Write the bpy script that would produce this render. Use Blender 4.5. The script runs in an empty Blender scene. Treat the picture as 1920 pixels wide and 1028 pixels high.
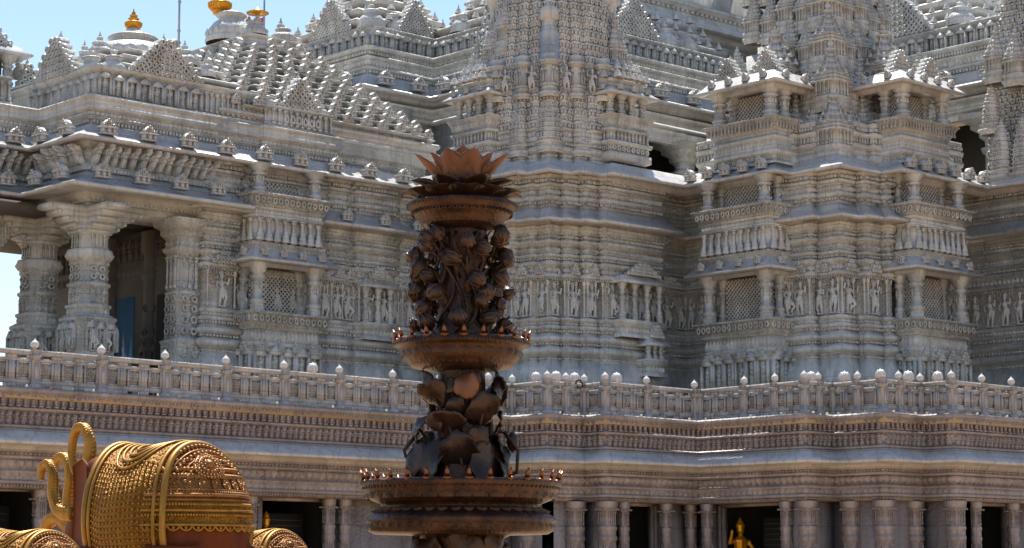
import bpy, math, random
import numpy as np
from mathutils import Vector, Matrix
R = math.radians
random.seed(7); rng = np.random.default_rng(7)
S = bpy.context.scene
COL = S.collection

# ------------------------------------------------------------------ camera, sky, sun
# world axes follow the temple's own walls: +x runs along the left wing, +y goes into the temple
TH = R(42.7); PITCH = math.atan((1085-514)/4000.0)
def W(r, d, z=0.0):
    """camera-ground coordinates (right, forward) -> world"""
    return Vector((r*math.cos(TH)+d*math.sin(TH), -r*math.sin(TH)+d*math.cos(TH), z))
cam_d = bpy.data.cameras.new("camera"); cam = bpy.data.objects.new("camera", cam_d); COL.objects.link(cam)
cam_d.sensor_width = 36.0; cam_d.lens = 4000.0/1920*36; cam_d.clip_end = 4000; cam_d.clip_start = 0.5
cam.location = (0, 0, 1.7)
cam.rotation_euler = (R(90)+PITCH, 0, -TH)
S.camera = cam
SUN_EL = R(66); SUN_AZ = R(38)          # azimuth of the sun, from +y towards +x: behind the temple
w = bpy.data.worlds.new("World"); S.world = w; w.use_nodes = True
nt = w.node_tree; bg = nt.nodes["Background"]; sky = nt.nodes.new("ShaderNodeTexSky")
sky.sky_type = 'NISHITA'; sky.sun_disc = False; sky.sun_elevation = SUN_EL; sky.sun_rotation = SUN_AZ
sky.altitude = 0; sky.air_density = 1.0; sky.dust_density = 0.3; sky.ozone_density = 1.0
nt.links.new(sky.outputs[0], bg.inputs[0]); bg.inputs[1].default_value = 0.10
sd = bpy.data.lights.new("sun", 'SUN'); sun = bpy.data.objects.new("sun", sd); COL.objects.link(sun)
sd.energy = 5.0; sd.angle = R(0.5); sd.color = (1, 0.95, 0.87)
sv = Vector((math.sin(SUN_AZ)*math.cos(SUN_EL), math.cos(SUN_AZ)*math.cos(SUN_EL), math.sin(SUN_EL)))
sun.rotation_euler = sv.to_track_quat('Z', 'Y').to_euler()
S.view_settings.view_transform = 'Standard'; S.view_settings.look = 'None'
S.view_settings.gamma = 1; S.view_settings.exposure = 0.92

# ------------------------------------------------------------------ materials
def mat(name, col, rough=0.6, metal=0.0, spec=0.5):
    m = bpy.data.materials.new(name); m.use_nodes = True
    b = m.node_tree.nodes["Principled BSDF"]
    b.inputs["Base Color"].default_value = (*col, 1); b.inputs["Roughness"].default_value = rough
    b.inputs["Metallic"].default_value = metal; b.inputs["Specular IOR Level"].default_value = spec
    return m
def N(m, t, **k):
    n = m.node_tree.nodes.new(t)
    for a, v in k.items(): setattr(n, a, v)
    return n
def L(m, a, b): m.node_tree.links.new(a, b)
def mottle(m, c1, c2, scale=1.5, detail=6, blocks=False):
    """base colour wandering between two tones, with streaks running down"""
    tc = N(m, "ShaderNodeTexCoord"); mp = N(m, "ShaderNodeMapping"); mp.inputs["Scale"].default_value = (1, 1, 0.45)
    no = N(m, "ShaderNodeTexNoise"); no.inputs["Scale"].default_value = scale; no.inputs["Detail"].default_value = detail
    no.inputs["Roughness"].default_value = 0.62
    rp = N(m, "ShaderNodeValToRGB"); rp.color_ramp.elements[0].position = 0.32; rp.color_ramp.elements[1].position = 0.68
    rp.color_ramp.elements[0].color = (*c1, 1); rp.color_ramp.elements[1].color = (*c2, 1)
    L(m, tc.outputs["Object"], mp.inputs[0]); L(m, mp.outputs[0], no.inputs[0]); L(m, no.outputs[0], rp.inputs[0])
    out = rp.outputs[0]
    if blocks:    # stone laid in blocks: every block a little lighter or darker
        vo = N(m, "ShaderNodeTexVoronoi"); vo.inputs["Scale"].default_value = 0.9; m2 = N(m, "ShaderNodeMapping"); m2.inputs["Scale"].default_value = (1, 1, 2.2)
        L(m, tc.outputs["Object"], m2.inputs[0]); L(m, m2.outputs[0], vo.inputs["Vector"]); vo.distance = 'CHEBYCHEV'
        bw = N(m, "ShaderNodeRGBToBW"); L(m, vo.outputs["Color"], bw.inputs[0])
        ma = N(m, "ShaderNodeMapRange"); ma.inputs[3].default_value = 0.84; ma.inputs[4].default_value = 1.12; L(m, bw.outputs[0], ma.inputs[0])
        mx = N(m, "ShaderNodeMix", data_type='RGBA', blend_type='MULTIPLY'); mx.inputs[0].default_value = 1.0
        L(m, out, mx.inputs[6]); L(m, ma.outputs[0], mx.inputs[7]); out = mx.outputs[2]
        # thin joints between the blocks, laid out on the wall plane (x-y, z)
        sep = N(m, "ShaderNodeSeparateXYZ"); L(m, tc.outputs["Object"], sep.inputs[0])
        sub = N(m, "ShaderNodeMath", operation='SUBTRACT'); L(m, sep.outputs[0], sub.inputs[0]); L(m, sep.outputs[1], sub.inputs[1])
        cb = N(m, "ShaderNodeCombineXYZ"); L(m, sub.outputs[0], cb.inputs[0]); L(m, sep.outputs[2], cb.inputs[1])
        br = N(m, "ShaderNodeTexBrick"); br.inputs["Scale"].default_value = 1.0; br.inputs["Brick Width"].default_value = 1.35; br.inputs["Row Height"].default_value = 0.9
        br.inputs["Mortar Size"].default_value = 0.012; br.inputs["Mortar Smooth"].default_value = 0.2
        br.inputs["Color1"].default_value = (1,1,1,1); br.inputs["Color2"].default_value = (.95,.95,.94,1); br.inputs["Mortar"].default_value = (.55,.52,.5,1); L(m, cb.outputs[0], br.inputs["Vector"])
        m3 = N(m, "ShaderNodeMix", data_type='RGBA', blend_type='MULTIPLY'); m3.inputs[0].default_value = 1.0; L(m, out, m3.inputs[6]); L(m, br.outputs["Color"], m3.inputs[7]); out = m3.outputs[2]
        # rain streaks: long thin darker runs
        ms_ = N(m, "ShaderNodeMapping"); ms_.inputs["Scale"].default_value = (5, 5, 0.35); L(m, tc.outputs["Object"], ms_.inputs[0])
        ns = N(m, "ShaderNodeTexNoise"); ns.inputs["Scale"].default_value = 1.0; ns.inputs["Detail"].default_value = 4; L(m, ms_.outputs[0], ns.inputs[0])
        mr = N(m, "ShaderNodeMapRange"); mr.inputs[1].default_value = 0.30; mr.inputs[2].default_value = 0.50; mr.inputs[3].default_value = 0.78; mr.inputs[4].default_value = 1.0; L(m, ns.outputs[0], mr.inputs[0])
        m4 = N(m, "ShaderNodeMix", data_type='RGBA', blend_type='MULTIPLY'); m4.inputs[0].default_value = 1.0; L(m, out, m4.inputs[6]); L(m, mr.outputs[0], m4.inputs[7]); out = m4.outputs[2]
    L(m, out, m.node_tree.nodes["Principled BSDF"].inputs["Base Color"])
    return tc
def carve(m, tc, scale, strength, dist, kind='F1', stretch=1.0, noise=0.0):
    """relief carving: voronoi cells laid on the wall plane (x-y, z)"""
    sep = N(m, "ShaderNodeSeparateXYZ"); L(m, tc.outputs["Object"], sep.inputs[0])
    sub = N(m, "ShaderNodeMath", operation='SUBTRACT'); L(m, sep.outputs[0], sub.inputs[0]); L(m, sep.outputs[1], sub.inputs[1])
    add = N(m, "ShaderNodeMath", operation='ADD'); L(m, sep.outputs[0], add.inputs[0]); L(m, sep.outputs[1], add.inputs[1])
    mul = N(m, "ShaderNodeMath", operation='MULTIPLY'); mul.inputs[1].default_value = 0.15; L(m, add.outputs[0], mul.inputs[0])
    cb = N(m, "ShaderNodeCombineXYZ"); L(m, sub.outputs[0], cb.inputs[0]); L(m, sep.outputs[2], cb.inputs[1]); L(m, mul.outputs[0], cb.inputs[2])
    mp = N(m, "ShaderNodeMapping"); mp.inputs["Scale"].default_value = (1, stretch, 1); L(m, cb.outputs[0], mp.inputs[0])
    vo = N(m, "ShaderNodeTexVoronoi", feature=kind); vo.inputs["Scale"].default_value = scale
    L(m, mp.outputs[0], vo.inputs["Vector"])
    v2 = N(m, "ShaderNodeTexVoronoi", feature='F1'); v2.inputs["Scale"].default_value = scale*2.3
    L(m, mp.outputs[0], v2.inputs["Vector"])
    mx = N(m, "ShaderNodeMath", operation='ADD'); L(m, vo.outputs[0], mx.inputs[0])
    m2 = N(m, "ShaderNodeMath", operation='MULTIPLY'); m2.inputs[1].default_value = 0.5; L(m, v2.outputs[0], m2.inputs[0]); L(m, m2.outputs[0], mx.inputs[1])
    bu = N(m, "ShaderNodeBump"); bu.inputs["Strength"].default_value = strength; bu.inputs["Distance"].default_value = dist
    bu.invert = True
    L(m, mx.outputs[0], bu.inputs["Height"]); L(m, bu.outputs[0], m.node_tree.nodes["Principled BSDF"].inputs["Normal"])
M = {}
def mk(name, c1, c2, rough, **kw):
    m = mat(name, c1, rough, kw.get('metal', 0), kw.get('spec', 0.5)); tc = mottle(m, c1, c2, kw.get('ms', 1.2), 6, name.startswith('marble'))
    if 'carve' in kw: carve(m, tc, *kw['carve'])
    M[name] = m
mk('marble', (0.406, 0.404, 0.384), (0.635, 0.630, 0.597), 0.42, carve=(7, 0.35, 0.05))
mk('marble_carved', (0.372, 0.370, 0.351), (0.596, 0.591, 0.560), 0.5, carve=(8, 0.6, 0.07))
mk('marble_lattice', (0.488, 0.487, 0.469), (0.684, 0.677, 0.650), 0.5, carve=(10, 0.4, 0.05))
mk('marble_plain', (0.434, 0.424, 0.399), (0.635, 0.619, 0.589), 0.45)
mk('marble_smooth', (0.441, 0.432, 0.416), (0.560, 0.549, 0.528), 0.25, carve=(4, 0.12, 0.04))
mk('marble_bounce_pink', (0.252, 0.210, 0.197), (0.384, 0.331, 0.309), 0.42, carve=(7, 0.35, 0.05))  # gallery marble: the plaza's pink bounce light is put into the colour
mk('marble_rail', (0.33, 0.315, 0.305), (0.46, 0.445, 0.43), 0.5, carve=(9, 0.3, 0.03))  # darker marble for the railing: its backlit shade is put into the colour
mk('marble_white', (0.552, 0.541, 0.524), (0.663, 0.652, 0.635), 0.4)
mk('paving', (0.352, 0.220, 0.117), (0.430, 0.279, 0.156), 0.7)
mk('terrace_stone', (0.338, 0.249, 0.153), (0.402, 0.306, 0.201), 0.5)
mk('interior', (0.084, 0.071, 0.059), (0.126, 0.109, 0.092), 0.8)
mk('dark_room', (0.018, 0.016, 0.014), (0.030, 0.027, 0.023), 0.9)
mk('gold', (0.585, 0.247, 0.010), (0.728, 0.338, 0.021), 0.3, metal=0.5)
mk('bronze', (0.016, 0.008, 0.005), (0.076, 0.032, 0.013), 0.42, metal=0.5, ms=4.0, carve=(16, 0.35, 0.02))
mk('bronze_leaf', (0.018, 0.011, 0.009), (0.077, 0.039, 0.022), 0.4, metal=0.45, ms=3.5, carve=(9, 0.25, 0.02))
mk('bronze_flame', (0.164, 0.055, 0.018), (0.237, 0.082, 0.027), 0.35, metal=0.5)
mk('copper', (0.10, 0.042, 0.020), (0.22, 0.085, 0.034), 0.45, metal=0.4, ms=3.5)
mk('elephant_skin', (0.083, 0.019, 0.004), (0.164, 0.039, 0.008), 0.6, ms=2.0, spec=0.15)
mk('gold_cloth', (0.20, 0.085, 0.009), (0.38, 0.18, 0.022), 0.5, metal=0.5, spec=0.3, ms=4.0, carve=(22, 1.0, 0.035))
mk('gold_rope', (0.24, 0.115, 0.016), (0.44, 0.23, 0.04), 0.45, metal=0.5, spec=0.3, ms=6.0)
mk('pearl', (0.187, 0.078, 0.021), (0.330, 0.150, 0.041), 0.45, metal=0.45, spec=0.3, ms=6.0)
M['glass'] = mat('glass', (0.06, 0.14, 0.24), 0.06, 0.0, 0.9)
M['black'] = mat('black', (0.01, 0.01, 0.011), 0.5)
M['red'] = mat('red', (0.55, 0.03, 0.04), 0.8); M['blue'] = mat('blue', (0.10, 0.18, 0.55), 0.8)
M['steel'] = mat('steel', (0.35, 0.37, 0.36), 0.4, 0.6)
M['board'] = mat('board', (0.10, 0.085, 0.065), 0.9, 0, 0.1)

# ------------------------------------------------------------------ mesh builder
class MB:
    def __init__(s): s.V = []; s.Q = []; s.T = []; s.n = 0
    def add(s, v, q=None, t=None):
        v = np.asarray(v, float).reshape(-1, 3)
        if q is not None and len(q): s.Q.append(np.asarray(q, int).reshape(-1, 4)+s.n)
        if t is not None and len(t): s.T.append(np.asarray(t, int).reshape(-1, 3)+s.n)
        s.V.append(v); s.n += len(v)
    def box(s, x0, x1, y0, y1, z0, z1):
        v = [(x0,y0,z0),(x1,y0,z0),(x1,y1,z0),(x0,y1,z0),(x0,y0,z1),(x1,y0,z1),(x1,y1,z1),(x0,y1,z1)]
        s.add(v, [(0,3,2,1),(4,5,6,7),(0,1,5,4),(1,2,6,5),(2,3,7,6),(3,0,4,7)])
    def mesh(s, name, smooth=False):
        me = bpy.data.meshes.new(name)
        if not s.V: return me
        V = np.concatenate(s.V); Q = np.concatenate(s.Q) if s.Q else np.zeros((0,4),int); T = np.concatenate(s.T) if s.T else np.zeros((0,3),int)
        me.vertices.add(len(V)); me.vertices.foreach_set("co", V.astype(np.float32).ravel())
        lv = np.concatenate([Q.ravel(), T.ravel()]); tot = np.concatenate([np.full(len(Q),4), np.full(len(T),3)])
        st = np.concatenate([[0], np.cumsum(tot)[:-1]])
        me.loops.add(len(lv)); me.loops.foreach_set("vertex_index", lv.astype(np.int32))
        me.polygons.add(len(tot)); me.polygons.foreach_set("loop_start", st.astype(np.int32)); me.polygons.foreach_set("loop_total", tot.astype(np.int32))
        if smooth: me.polygons.foreach_set("use_smooth", np.ones(len(tot), bool))
        me.update(calc_edges=True); me.validate()
        return me
    def build(s, name, material, parent=None, smooth=False, label=None):
        me = s.mesh(name, smooth); me.materials.append(M[material])
        o = bpy.data.objects.new(name, me); COL.objects.link(o)
        if parent is not None: o.parent = parent; o.matrix_parent_inverse = parent_inv(parent)
        if label: o['label'] = label
        return o
    def arr(s):
        return (np.concatenate(s.V), np.concatenate(s.Q) if s.Q else np.zeros((0,4),int), np.concatenate(s.T) if s.T else np.zeros((0,3),int))
    def put(s, arr, m):
        v, q, t = arr; m = np.array(m); s.add(v @ m[:3,:3].T + m[:3,3], q, t)
def wmat(o):
    m = Matrix.LocRotScale(o.location, o.rotation_euler, o.scale)
    return (wmat(o.parent) @ o.matrix_parent_inverse @ m) if o.parent else m
def parent_inv(p): return wmat(p).inverted()
def tag(o, label, cat=None, group=None, kind=None):
    if label: o['label'] = label
    if cat: o['category'] = cat
    if group: o['group'] = group
    if kind: o['kind'] = kind
    return o
def thing(name, label, cat, loc=(0,0,0), group=None, rz=0):
    o = bpy.data.objects.new(name, None); COL.objects.link(o); o.location = loc; o.rotation_euler = (0,0,rz); o.empty_display_size = 0.3
    return tag(o, label, cat, group)
def inst(name, me, parent, m):
    """one more object that shares a mesh, placed by a world matrix, as a part of parent"""
    o = bpy.data.objects.new(name, me); COL.objects.link(o)
    if parent is not None: o.parent = parent; o.matrix_parent_inverse = parent_inv(parent)
    o.matrix_basis = m
    return o
def part_empty(name, parent, loc):
    o = bpy.data.objects.new(name, None); COL.objects.link(o); o.empty_display_size = 0.2
    o.parent = parent; o.matrix_parent_inverse = parent_inv(parent); o.location = loc
    return o

# ------------------------------------------------------------------ shapes
def offs(poly, closed=False):
    """mitre vectors of a polyline whose outer side is on its right hand"""
    P = np.asarray(poly, float); n = len(P); out = np.zeros((n,2))
    for i in range(n):
        a = P[i]-P[i-1] if (closed or i > 0) else P[1]-P[0]
        b = P[(i+1) % n]-P[i] if (closed or i < n-1) else a
        a = a/np.linalg.norm(a); b = b/np.linalg.norm(b)
        na = np.array([a[1],-a[0]]); nb = np.array([b[1],-b[0]])
        out[i] = (na+nb)/max(0.3, 1+na@nb)
    return P, out
def sweep(mb, poly, prof, closed=False, i0=0, i1=None, cen=None, cap=False):
    """prof: (offset, z) or (offset, z, scale about cen)"""
    P, O = offs(poly, closed)
    if not closed: P = P[i0:i1]; O = O[i0:i1]
    n = len(P); vs = []
    for p in prof:
        xy = P+O*p[0]
        if len(p) > 2: xy = np.asarray(cen)+(xy-np.asarray(cen))*p[2]
        vs.append(np.c_[xy, np.full(n, p[1])])
    k = len(prof); m = n if closed else n-1
    i = np.arange(m); j = (i+1) % n
    q = np.concatenate([np.c_[r*n+i, r*n+j, (r+1)*n+j, (r+1)*n+i] for r in range(k-1)])
    mb.add(np.concatenate(vs), q)
    if cap:   # top cap as a fan
        xy = vs[-1]; c = xy.mean(0); b = mb.n
        mb.add(np.vstack([xy, c]), None, [(a, (a+1) % n, n) for a in range(n)])
def edges(poly, off, closed=False):
    P, O = offs(poly, closed); P = P+O*off; n = len(P); E = []
    for i in range(n if closed else n-1):
        a, b = P[i], P[(i+1) % n]; d = b-a; l = np.linalg.norm(d)
        if l < 1e-6: continue
        d = d/l; nr = np.array([d[1],-d[0]])
        E.append((a, d, nr, l))
    return E
def row(mb, unit, poly, off, z, pitch, h, dep, closed=False, i0=0, i1=None, allsides=False, sw=1.0):
    """repeat a unit (s, d, z) along the edges of a polyline; s is scaled to the pitch"""
    v, q, t = unit
    for k, (a, d, nr, l) in enumerate(edges(poly, off, closed)):
        if not closed and (k < i0 or (i1 is not None and k >= i1-1)): continue
        if not allsides and not (nr[0] < -0.3 or nr[1] < -0.3): continue
        if l < pitch*0.55: continue
        m = max(1, int(round(l/pitch))); pt = l/m
        c = a[None]+d[None]*((np.arange(m)+0.5)*pt)[:,None]
        jd = 1.3*rng.uniform(.8,1.2,(m,1,1)); jh = rng.uniform(.94,1.05,(m,1,1)); js = rng.uniform(.9,1.06,(m,1,1))   # hand-carved: no two quite alike
        X = c[:,None,:]+d[None,None,:]*(v[None,:,0:1]*pt*sw*js)+nr[None,None,:]*(v[None,:,1:2]*dep*jd)
        Z = z+v[None,:,2:3]*h*jh
        V = np.concatenate([X, Z], 2).reshape(-1,3); o = (np.arange(m)*len(v))[:,None,None]
        mb.add(V, (q[None]+o).reshape(-1,4) if len(q) else None, (t[None]+o).reshape(-1,3) if len(t) else None)
def lathe(mb, c, prof, n=12, a0=0.0, sq=None):
    a = np.arange(n)/n*2*np.pi+a0; ring = np.c_[np.cos(a), np.sin(a)]
    vs = [np.c_[ring*r+np.array(c[:2]), np.full(n, c[2]+z)] for r, z in prof]
    i = np.arange(n); j = (i+1) % n
    mb.add(np.concatenate(vs), np.concatenate([np.c_[r*n+i, r*n+j, (r+1)*n+j, (r+1)*n+i] for r in range(len(prof)-1)]))
def tube(mb, pts, rad, n=8, cap=True):
    pts = [Vector(p) for p in pts]; vs = []; up = Vector((0.13,0.21,1))
    prev = None
    for k, p in enumerate(pts):
        d = (pts[min(k+1,len(pts)-1)]-pts[max(k-1,0)]).normalized()
        if prev is None:
            u = d.orthogonal().normalized()
        else:
            u = (prev-d*prev.dot(d)).normalized()
        prev = u; v = d.cross(u); r = rad[k] if hasattr(rad,'__len__') else rad
        for i in range(n):
            a = 2*math.pi*i/n; vs.append(p+u*(math.cos(a)*r)+v*(math.sin(a)*r))
    K = len(pts); i = np.arange(n); j = (i+1) % n
    q = np.concatenate([np.c_[r*n+i, r*n+j, (r+1)*n+j, (r+1)*n+i] for r in range(K-1)])
    b = len(vs); vs += [pts[0], pts[-1]]
    t = [(b, (a+1) % n, a) for a in range(n)]+[(b+1, (K-1)*n+a, (K-1)*n+(a+1) % n) for a in range(n)] if cap else None
    mb.add(np.array([tuple(x) for x in vs]), q, t)
def ball(mb, c, r, n=8, m=5):
    rx, ry, rz = r if hasattr(r,'__len__') else (r,r,r)
    th = np.linspace(0, np.pi, m+1); a = np.arange(n)/n*2*np.pi
    V = np.array([(c[0]+rx*math.sin(t)*math.cos(b), c[1]+ry*math.sin(t)*math.sin(b), c[2]+rz*math.cos(t)) for t in th for b in a])
    i = np.arange(n); j = (i+1) % n
    mb.add(V, np.concatenate([np.c_[k*n+i, k*n+j, (k+1)*n+j, (k+1)*n+i] for k in range(m)]))
def nsq(cx, cy, w, notch=0.16, steps=1):
    """square with stepped corners, half width w, counter-clockwise (outer side on the right hand)"""
    k = w*notch; c = []; pts = []
    for s in range(steps+1):
        x = w-k*(steps-s); y = w-k*s
        c.append((x, y))
        if s < steps: c.append((x, y-k))
    for rot in range(4):
        a = -rot*math.pi/2; ca, sa = round(math.cos(a)), round(math.sin(a))
        for x, y in c: pts.append((cx+ca*x-sa*y, cy+sa*x+ca*y))
    return pts[::-1]
def U(fn):
    mb = MB(); fn(mb); return mb.arr()
def pet(mb):
    mb.add([(-.46,0,0),(.46,0,0),(.48,0,.55),(0,0,1),(-.48,0,.55),(0,1,.42)], None, [(0,1,5),(1,2,5),(2,3,5),(3,4,5),(4,0,5)])
U_PETAL = U(pet)
U_HANG = (U_PETAL[0]*np.array([1,1,-1])+np.array([0,0,1]), U_PETAL[1], U_PETAL[2])
U_DENT = U(lambda m: m.box(-.3,.3,0,1,0,1))
def ucol(m):
    m.box(-.13,.13,0,.75,.14,.84); m.box(-.24,.24,0,.9,0,.14); m.box(-.22,.22,0,.85,.84,.93); m.box(-.32,.32,0,1,.93,1)
U_COL = U(ucol)
def ufig(m, full=True):
    # little carved figure: legs, hips, chest, arms, head, headdress
    def blk(x0,x1,z0,z1,d0,d1,sh=0.0):
        m.add([(x0,0,z0),(x1,0,z0),(x1+sh,0,z1),(x0+sh,0,z1),(x0+.03,d0,z0),(x1-.03,d0,z0),(x1+sh-.03,d1,z1),(x0+sh+.03,d1,z1)], [(4,5,6,7),(0,1,5,4),(1,2,6,5),(2,3,7,6),(3,0,4,7)])
    blk(-.2,-.03,0,.46,.7,.8); blk(.02,.2,0,.46,.6,.8,-.04); blk(-.22,.2,.44,.58,.9,.8); blk(-.2,.24,.58,.78,.7,1.0,.02)
    blk(-.38,-.2,.5,.76,.5,.6,.06); blk(.24,.4,.62,.9,.5,.5,.05); blk(-.1,.15,.79,.93,.95,.8); blk(-.07,.12,.93,1.0,.7,.4)
U_FIG = U(ufig)
def uarch(m):
    ufig(m); v = m.V; 
    for k in range(len(v)): v[k] = v[k]*np.array([.62,.8,.72])
    m.box(-.5,-.36,0,1,0,.72); m.box(.36,.5,0,1,0,.72)
    m.add([(-.5,0,.72),(.5,0,.72),(0,0,1.0),(-.5,1.1,.72),(.5,1.1,.72),(0,1.0,1.0)], [(0,1,4,3),(1,2,5,4),(2,0,3,5)], [(3,4,5)])
U_ARCH = U(uarch)
def uring(m, R0=.44, r=.15, n=8):
    V = []
    for i in range(n):
        a = 2*math.pi*i/n+.39
        for b in range(4):
            bb = b*math.pi/2; rr = R0-r+r*math.cos(bb); V.append((rr*math.cos(a), .5+.5*math.sin(bb), .5+rr*math.sin(a)*1.1))
    q = [(i*4+b, ((i+1)%n)*4+b, ((i+1)%n)*4+(b+1)%4, i*4+(b+1)%4) for i in range(n) for b in range(4)]
    m.add(V, q)
U_RING = U(uring)
def uante(m):
    # little gabled antefix standing on an eave: foot, niche posts, lintel, gable of scrolls, bud
    m.box(-.5,.5,0,1,0,.1); m.box(-.44,-.3,.1,.9,.1,.4); m.box(.3,.44,.1,.9,.1,.4); m.box(-.1,.1,.1,.95,.1,.38); m.box(-.4,.4,0.0,.6,.1,.4)
    m.box(-.52,.52,0,1,.4,.47); m.add([(-.5,.1,.47),(.5,.1,.47),(0,.1,.95),(-.5,.75,.47),(.5,.75,.47),(0,.7,.95)], [(0,1,4,3),(1,2,5,4),(2,0,3,5)], [(3,4,5)])
    v, q, t = U_RING
    for s, z, k in ((-.3,.56,.26),(0,.56,.26),(.3,.56,.26),(-.14,.73,.24),(.14,.73,.24),(0,.88,.22)): m.add(np.c_[s+v[:,0]*k*1.2, .7+v[:,1]*.35, z+(v[:,2]-.5)*k*.8], q)
U_ANTE = U(uante)
def ubell(m):
    lathe(m, (0,.5,0), [(.46,0),(.5,.06),(.46,.16),(.4,.18),(.42,.26),(.34,.36),(.28,.38),(.3,.46),(.2,.56),(.08,.62),(.14,.68),(.06,.74),(.1,.8),(0,1)], 8)
U_BELL = U(ubell)
def ubrack(m):
    # figure bracket under an eave, leaning outwards at its head
    ufig(m)
    for k in range(len(m.V)): m.V[k] = m.V[k].copy(); m.V[k][:,1] = m.V[k][:,1]*.55+m.V[k][:,2]**1.5*.5
U_BRACK = U(ubrack)

def turret(w=1.0, h=3.0, base=True, seed=0):
    """miniature tower: mouldings, pillared niche, layered bell roof, ribbed disc and pot finial; half width w, height h, standing on z 0"""
    m = MB(); p = nsq(0,0,w*.8,.2,1)
    z0 = 0.0
    if base:
        pr = [(.06,0),(.06,.05),(.16,.07),(.18,.10),(.04,.13),(.04,.15),(.14,.17),(.14,.2),(.0,.22)]
        sweep(m, p, [(o*w, z*h) for o,z in pr], True); z0 = .22
    pr = [(0,z0),(0,z0+.16),(.18,z0+.165),(.2,z0+.18),(.05,z0+.2),(.05,z0+.215),(.14,z0+.225),(.12,z0+.235),(0,z0+.25)]
    sweep(m, p, [(o*w, z*h) for o,z in pr], True)
    row(m, U_COL, p, 0, z0*h, w*.36, .16*h, .09*w, True, allsides=True)
    row(m, U_DENT, p, .05*w, (z0+.2)*h, w*.16, .02*h, .05*w, True, allsides=True)
    z1 = z0+.25; n = 4; rem = (.80-z1); 
    for k in range(n):
        s = (1-k/(n+.2))*.95; za = z1+rem*k/n; hh = rem/n; q = nsq(0,0,w*.8*s,.22,1)
        sweep(m, q, [(0,za*h),(.06*w,(za+.2*hh)*h),(.06*w,(za+.45*hh)*h),(-.04*w,(za+.85*hh)*h),(-.14*w,(za+hh)*h)], True)
        row(m, U_BELL, q, -.02*w, (za+.3*hh)*h, w*.5*s+.05, hh*h*.9, .2*w, True, allsides=True, sw=.6)
    z2 = .80
    lathe(m, (0,0,z2*h), [(w*.16,-.02*h),(w*.16,0),(w*.34,.01*h),(w*.36,.03*h),(w*.18,.05*h),(w*.1,.06*h),(w*.2,.085*h),(w*.2,.11*h),(w*.07,.14*h),(w*.1,.15*h),(0,.2*h)], 10)
    return m
def shrine_lattice(mb, a, d, nr, l, z0, z1, bar=.045, pitch=.22, dep=.05):
    """jali screen: crossing diagonal bars inside a rectangle on a wall (a = start, d = direction, nr = outward normal)"""
    h = z1-z0; a = np.asarray(a); 
    def P(s, o, z): return (*(a+d*s+nr*o), z)
    for sgn in (1,-1):
        c = -h if sgn > 0 else 0.0
        while c < (l if sgn > 0 else l+h):
            # line s = c + sgn*(z-z0)
            pts = []
            if sgn > 0: s0, s1 = max(c,0), min(c+h,l); za, zb = z0+(s0-c), z0+(s1-c)
            else: s0, s1 = min(c,l), max(c-h,0); za, zb = z0+(c-s0), z0+(c-s1)
            if zb-za > 0.02:
                o = dep if sgn > 0 else dep*.6
                mb.add([P(s0-bar/2,0,za),P(s0+bar/2,0,za),P(s1+bar/2,0,zb),P(s1-bar/2,0,zb),P(s0-bar/2,o,za),P(s0+bar/2,o,za),P(s1+bar/2,o,zb),P(s1-bar/2,o,zb)],
                       [(4,5,6,7),(0,4,7,3),(1,2,6,5)])
            c += pitch
def pediment(mb, a, d, nr, wd, z, h, thick=.35, rows=6):
    """pierced gable: stepped triangular plate covered with rows of curled scrolls; a = middle of its foot"""
    a = np.asarray(a, float); d = np.asarray(d, float); nr = np.asarray(nr, float)
    for k in range(rows):
        f = 1-k/rows; hw = wd/2*f**.9; hh = h/rows; za = z+k*hh
        p0 = a-d*hw*.86; p1 = a+d*hw*.86
        def P(p, o, zz): return (*(p+nr*o), zz)
        mb.add([P(p0,-thick,za),P(p1,-thick,za),P(p1,0,za),P(p0,0,za),P(p0,-thick,za+hh),P(p1,-thick,za+hh),P(p1,0,za+hh),P(p0,0,za+hh)],
               [(4,5,6,7),(0,1,5,4),(1,2,6,5),(2,3,7,6),(3,0,4,7)])
        m = max(1, int(round(2*hw/(hh*.95)))); pt = 2*hw/m
        for i in range(m):
            v, q, t = U_RING; c = a+d*(-hw+(i+.5)*pt); sc = 1.15+.25*random.random()
            X = c[None]+d[None]*(v[:,0:1]*pt*sc)+nr[None]*(v[:,1:2]*.16)
            mb.add(np.c_[X, za+(v[:,2]-.5)*hh*sc+hh*.5], q)
    # crowning bud
    v, q, t = U_BELL; X = a[None]+d[None]*(v[:,0:1]*hh*.9)+nr[None]*((v[:,1:2]-.5)*hh*.9-thick/2)
    mb.add(np.c_[X, z+h+v[:,2]*hh*1.3], q)
_UC = {}
def rowobj(name, unit, poly, off, z, pitch, h, dep, parent, material="marble_smooth", i0=0, i1=None, sw=1.0, closed=False):
    """like row(), but every piece is an object of its own that shares one mesh"""
    for k, (a, d, nr, l) in enumerate(edges(poly, off, closed)):
        if not closed and (k < i0 or (i1 is not None and k >= i1-1)): continue
        if not (nr[0] < -0.3 or nr[1] < -0.3) or l < pitch*0.55: continue
        m = max(1, int(round(l/pitch))); pt = l/m
        key = (name, id(unit), round(h,3), round(dep,3), round(pitch*sw,3), material)
        if key not in _UC:
            mb = MB(); v, q, t = unit; mb.add(np.c_[v[:,0]*pitch*sw, -v[:,1]*dep, v[:,2]*h], q if len(q) else None, t if len(t) else None)
            me = mb.mesh(name); me.materials.append(M[material]); _UC[key] = me
        for i in range(m):
            c = a+d*((i+.5)*pt); mt = Matrix(((d[0],-nr[0],0,c[0]),(d[1],-nr[1],0,c[1]),(0,0,1,z),(0,0,0,1))); inst(name, _UC[key], parent, mt)
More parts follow.
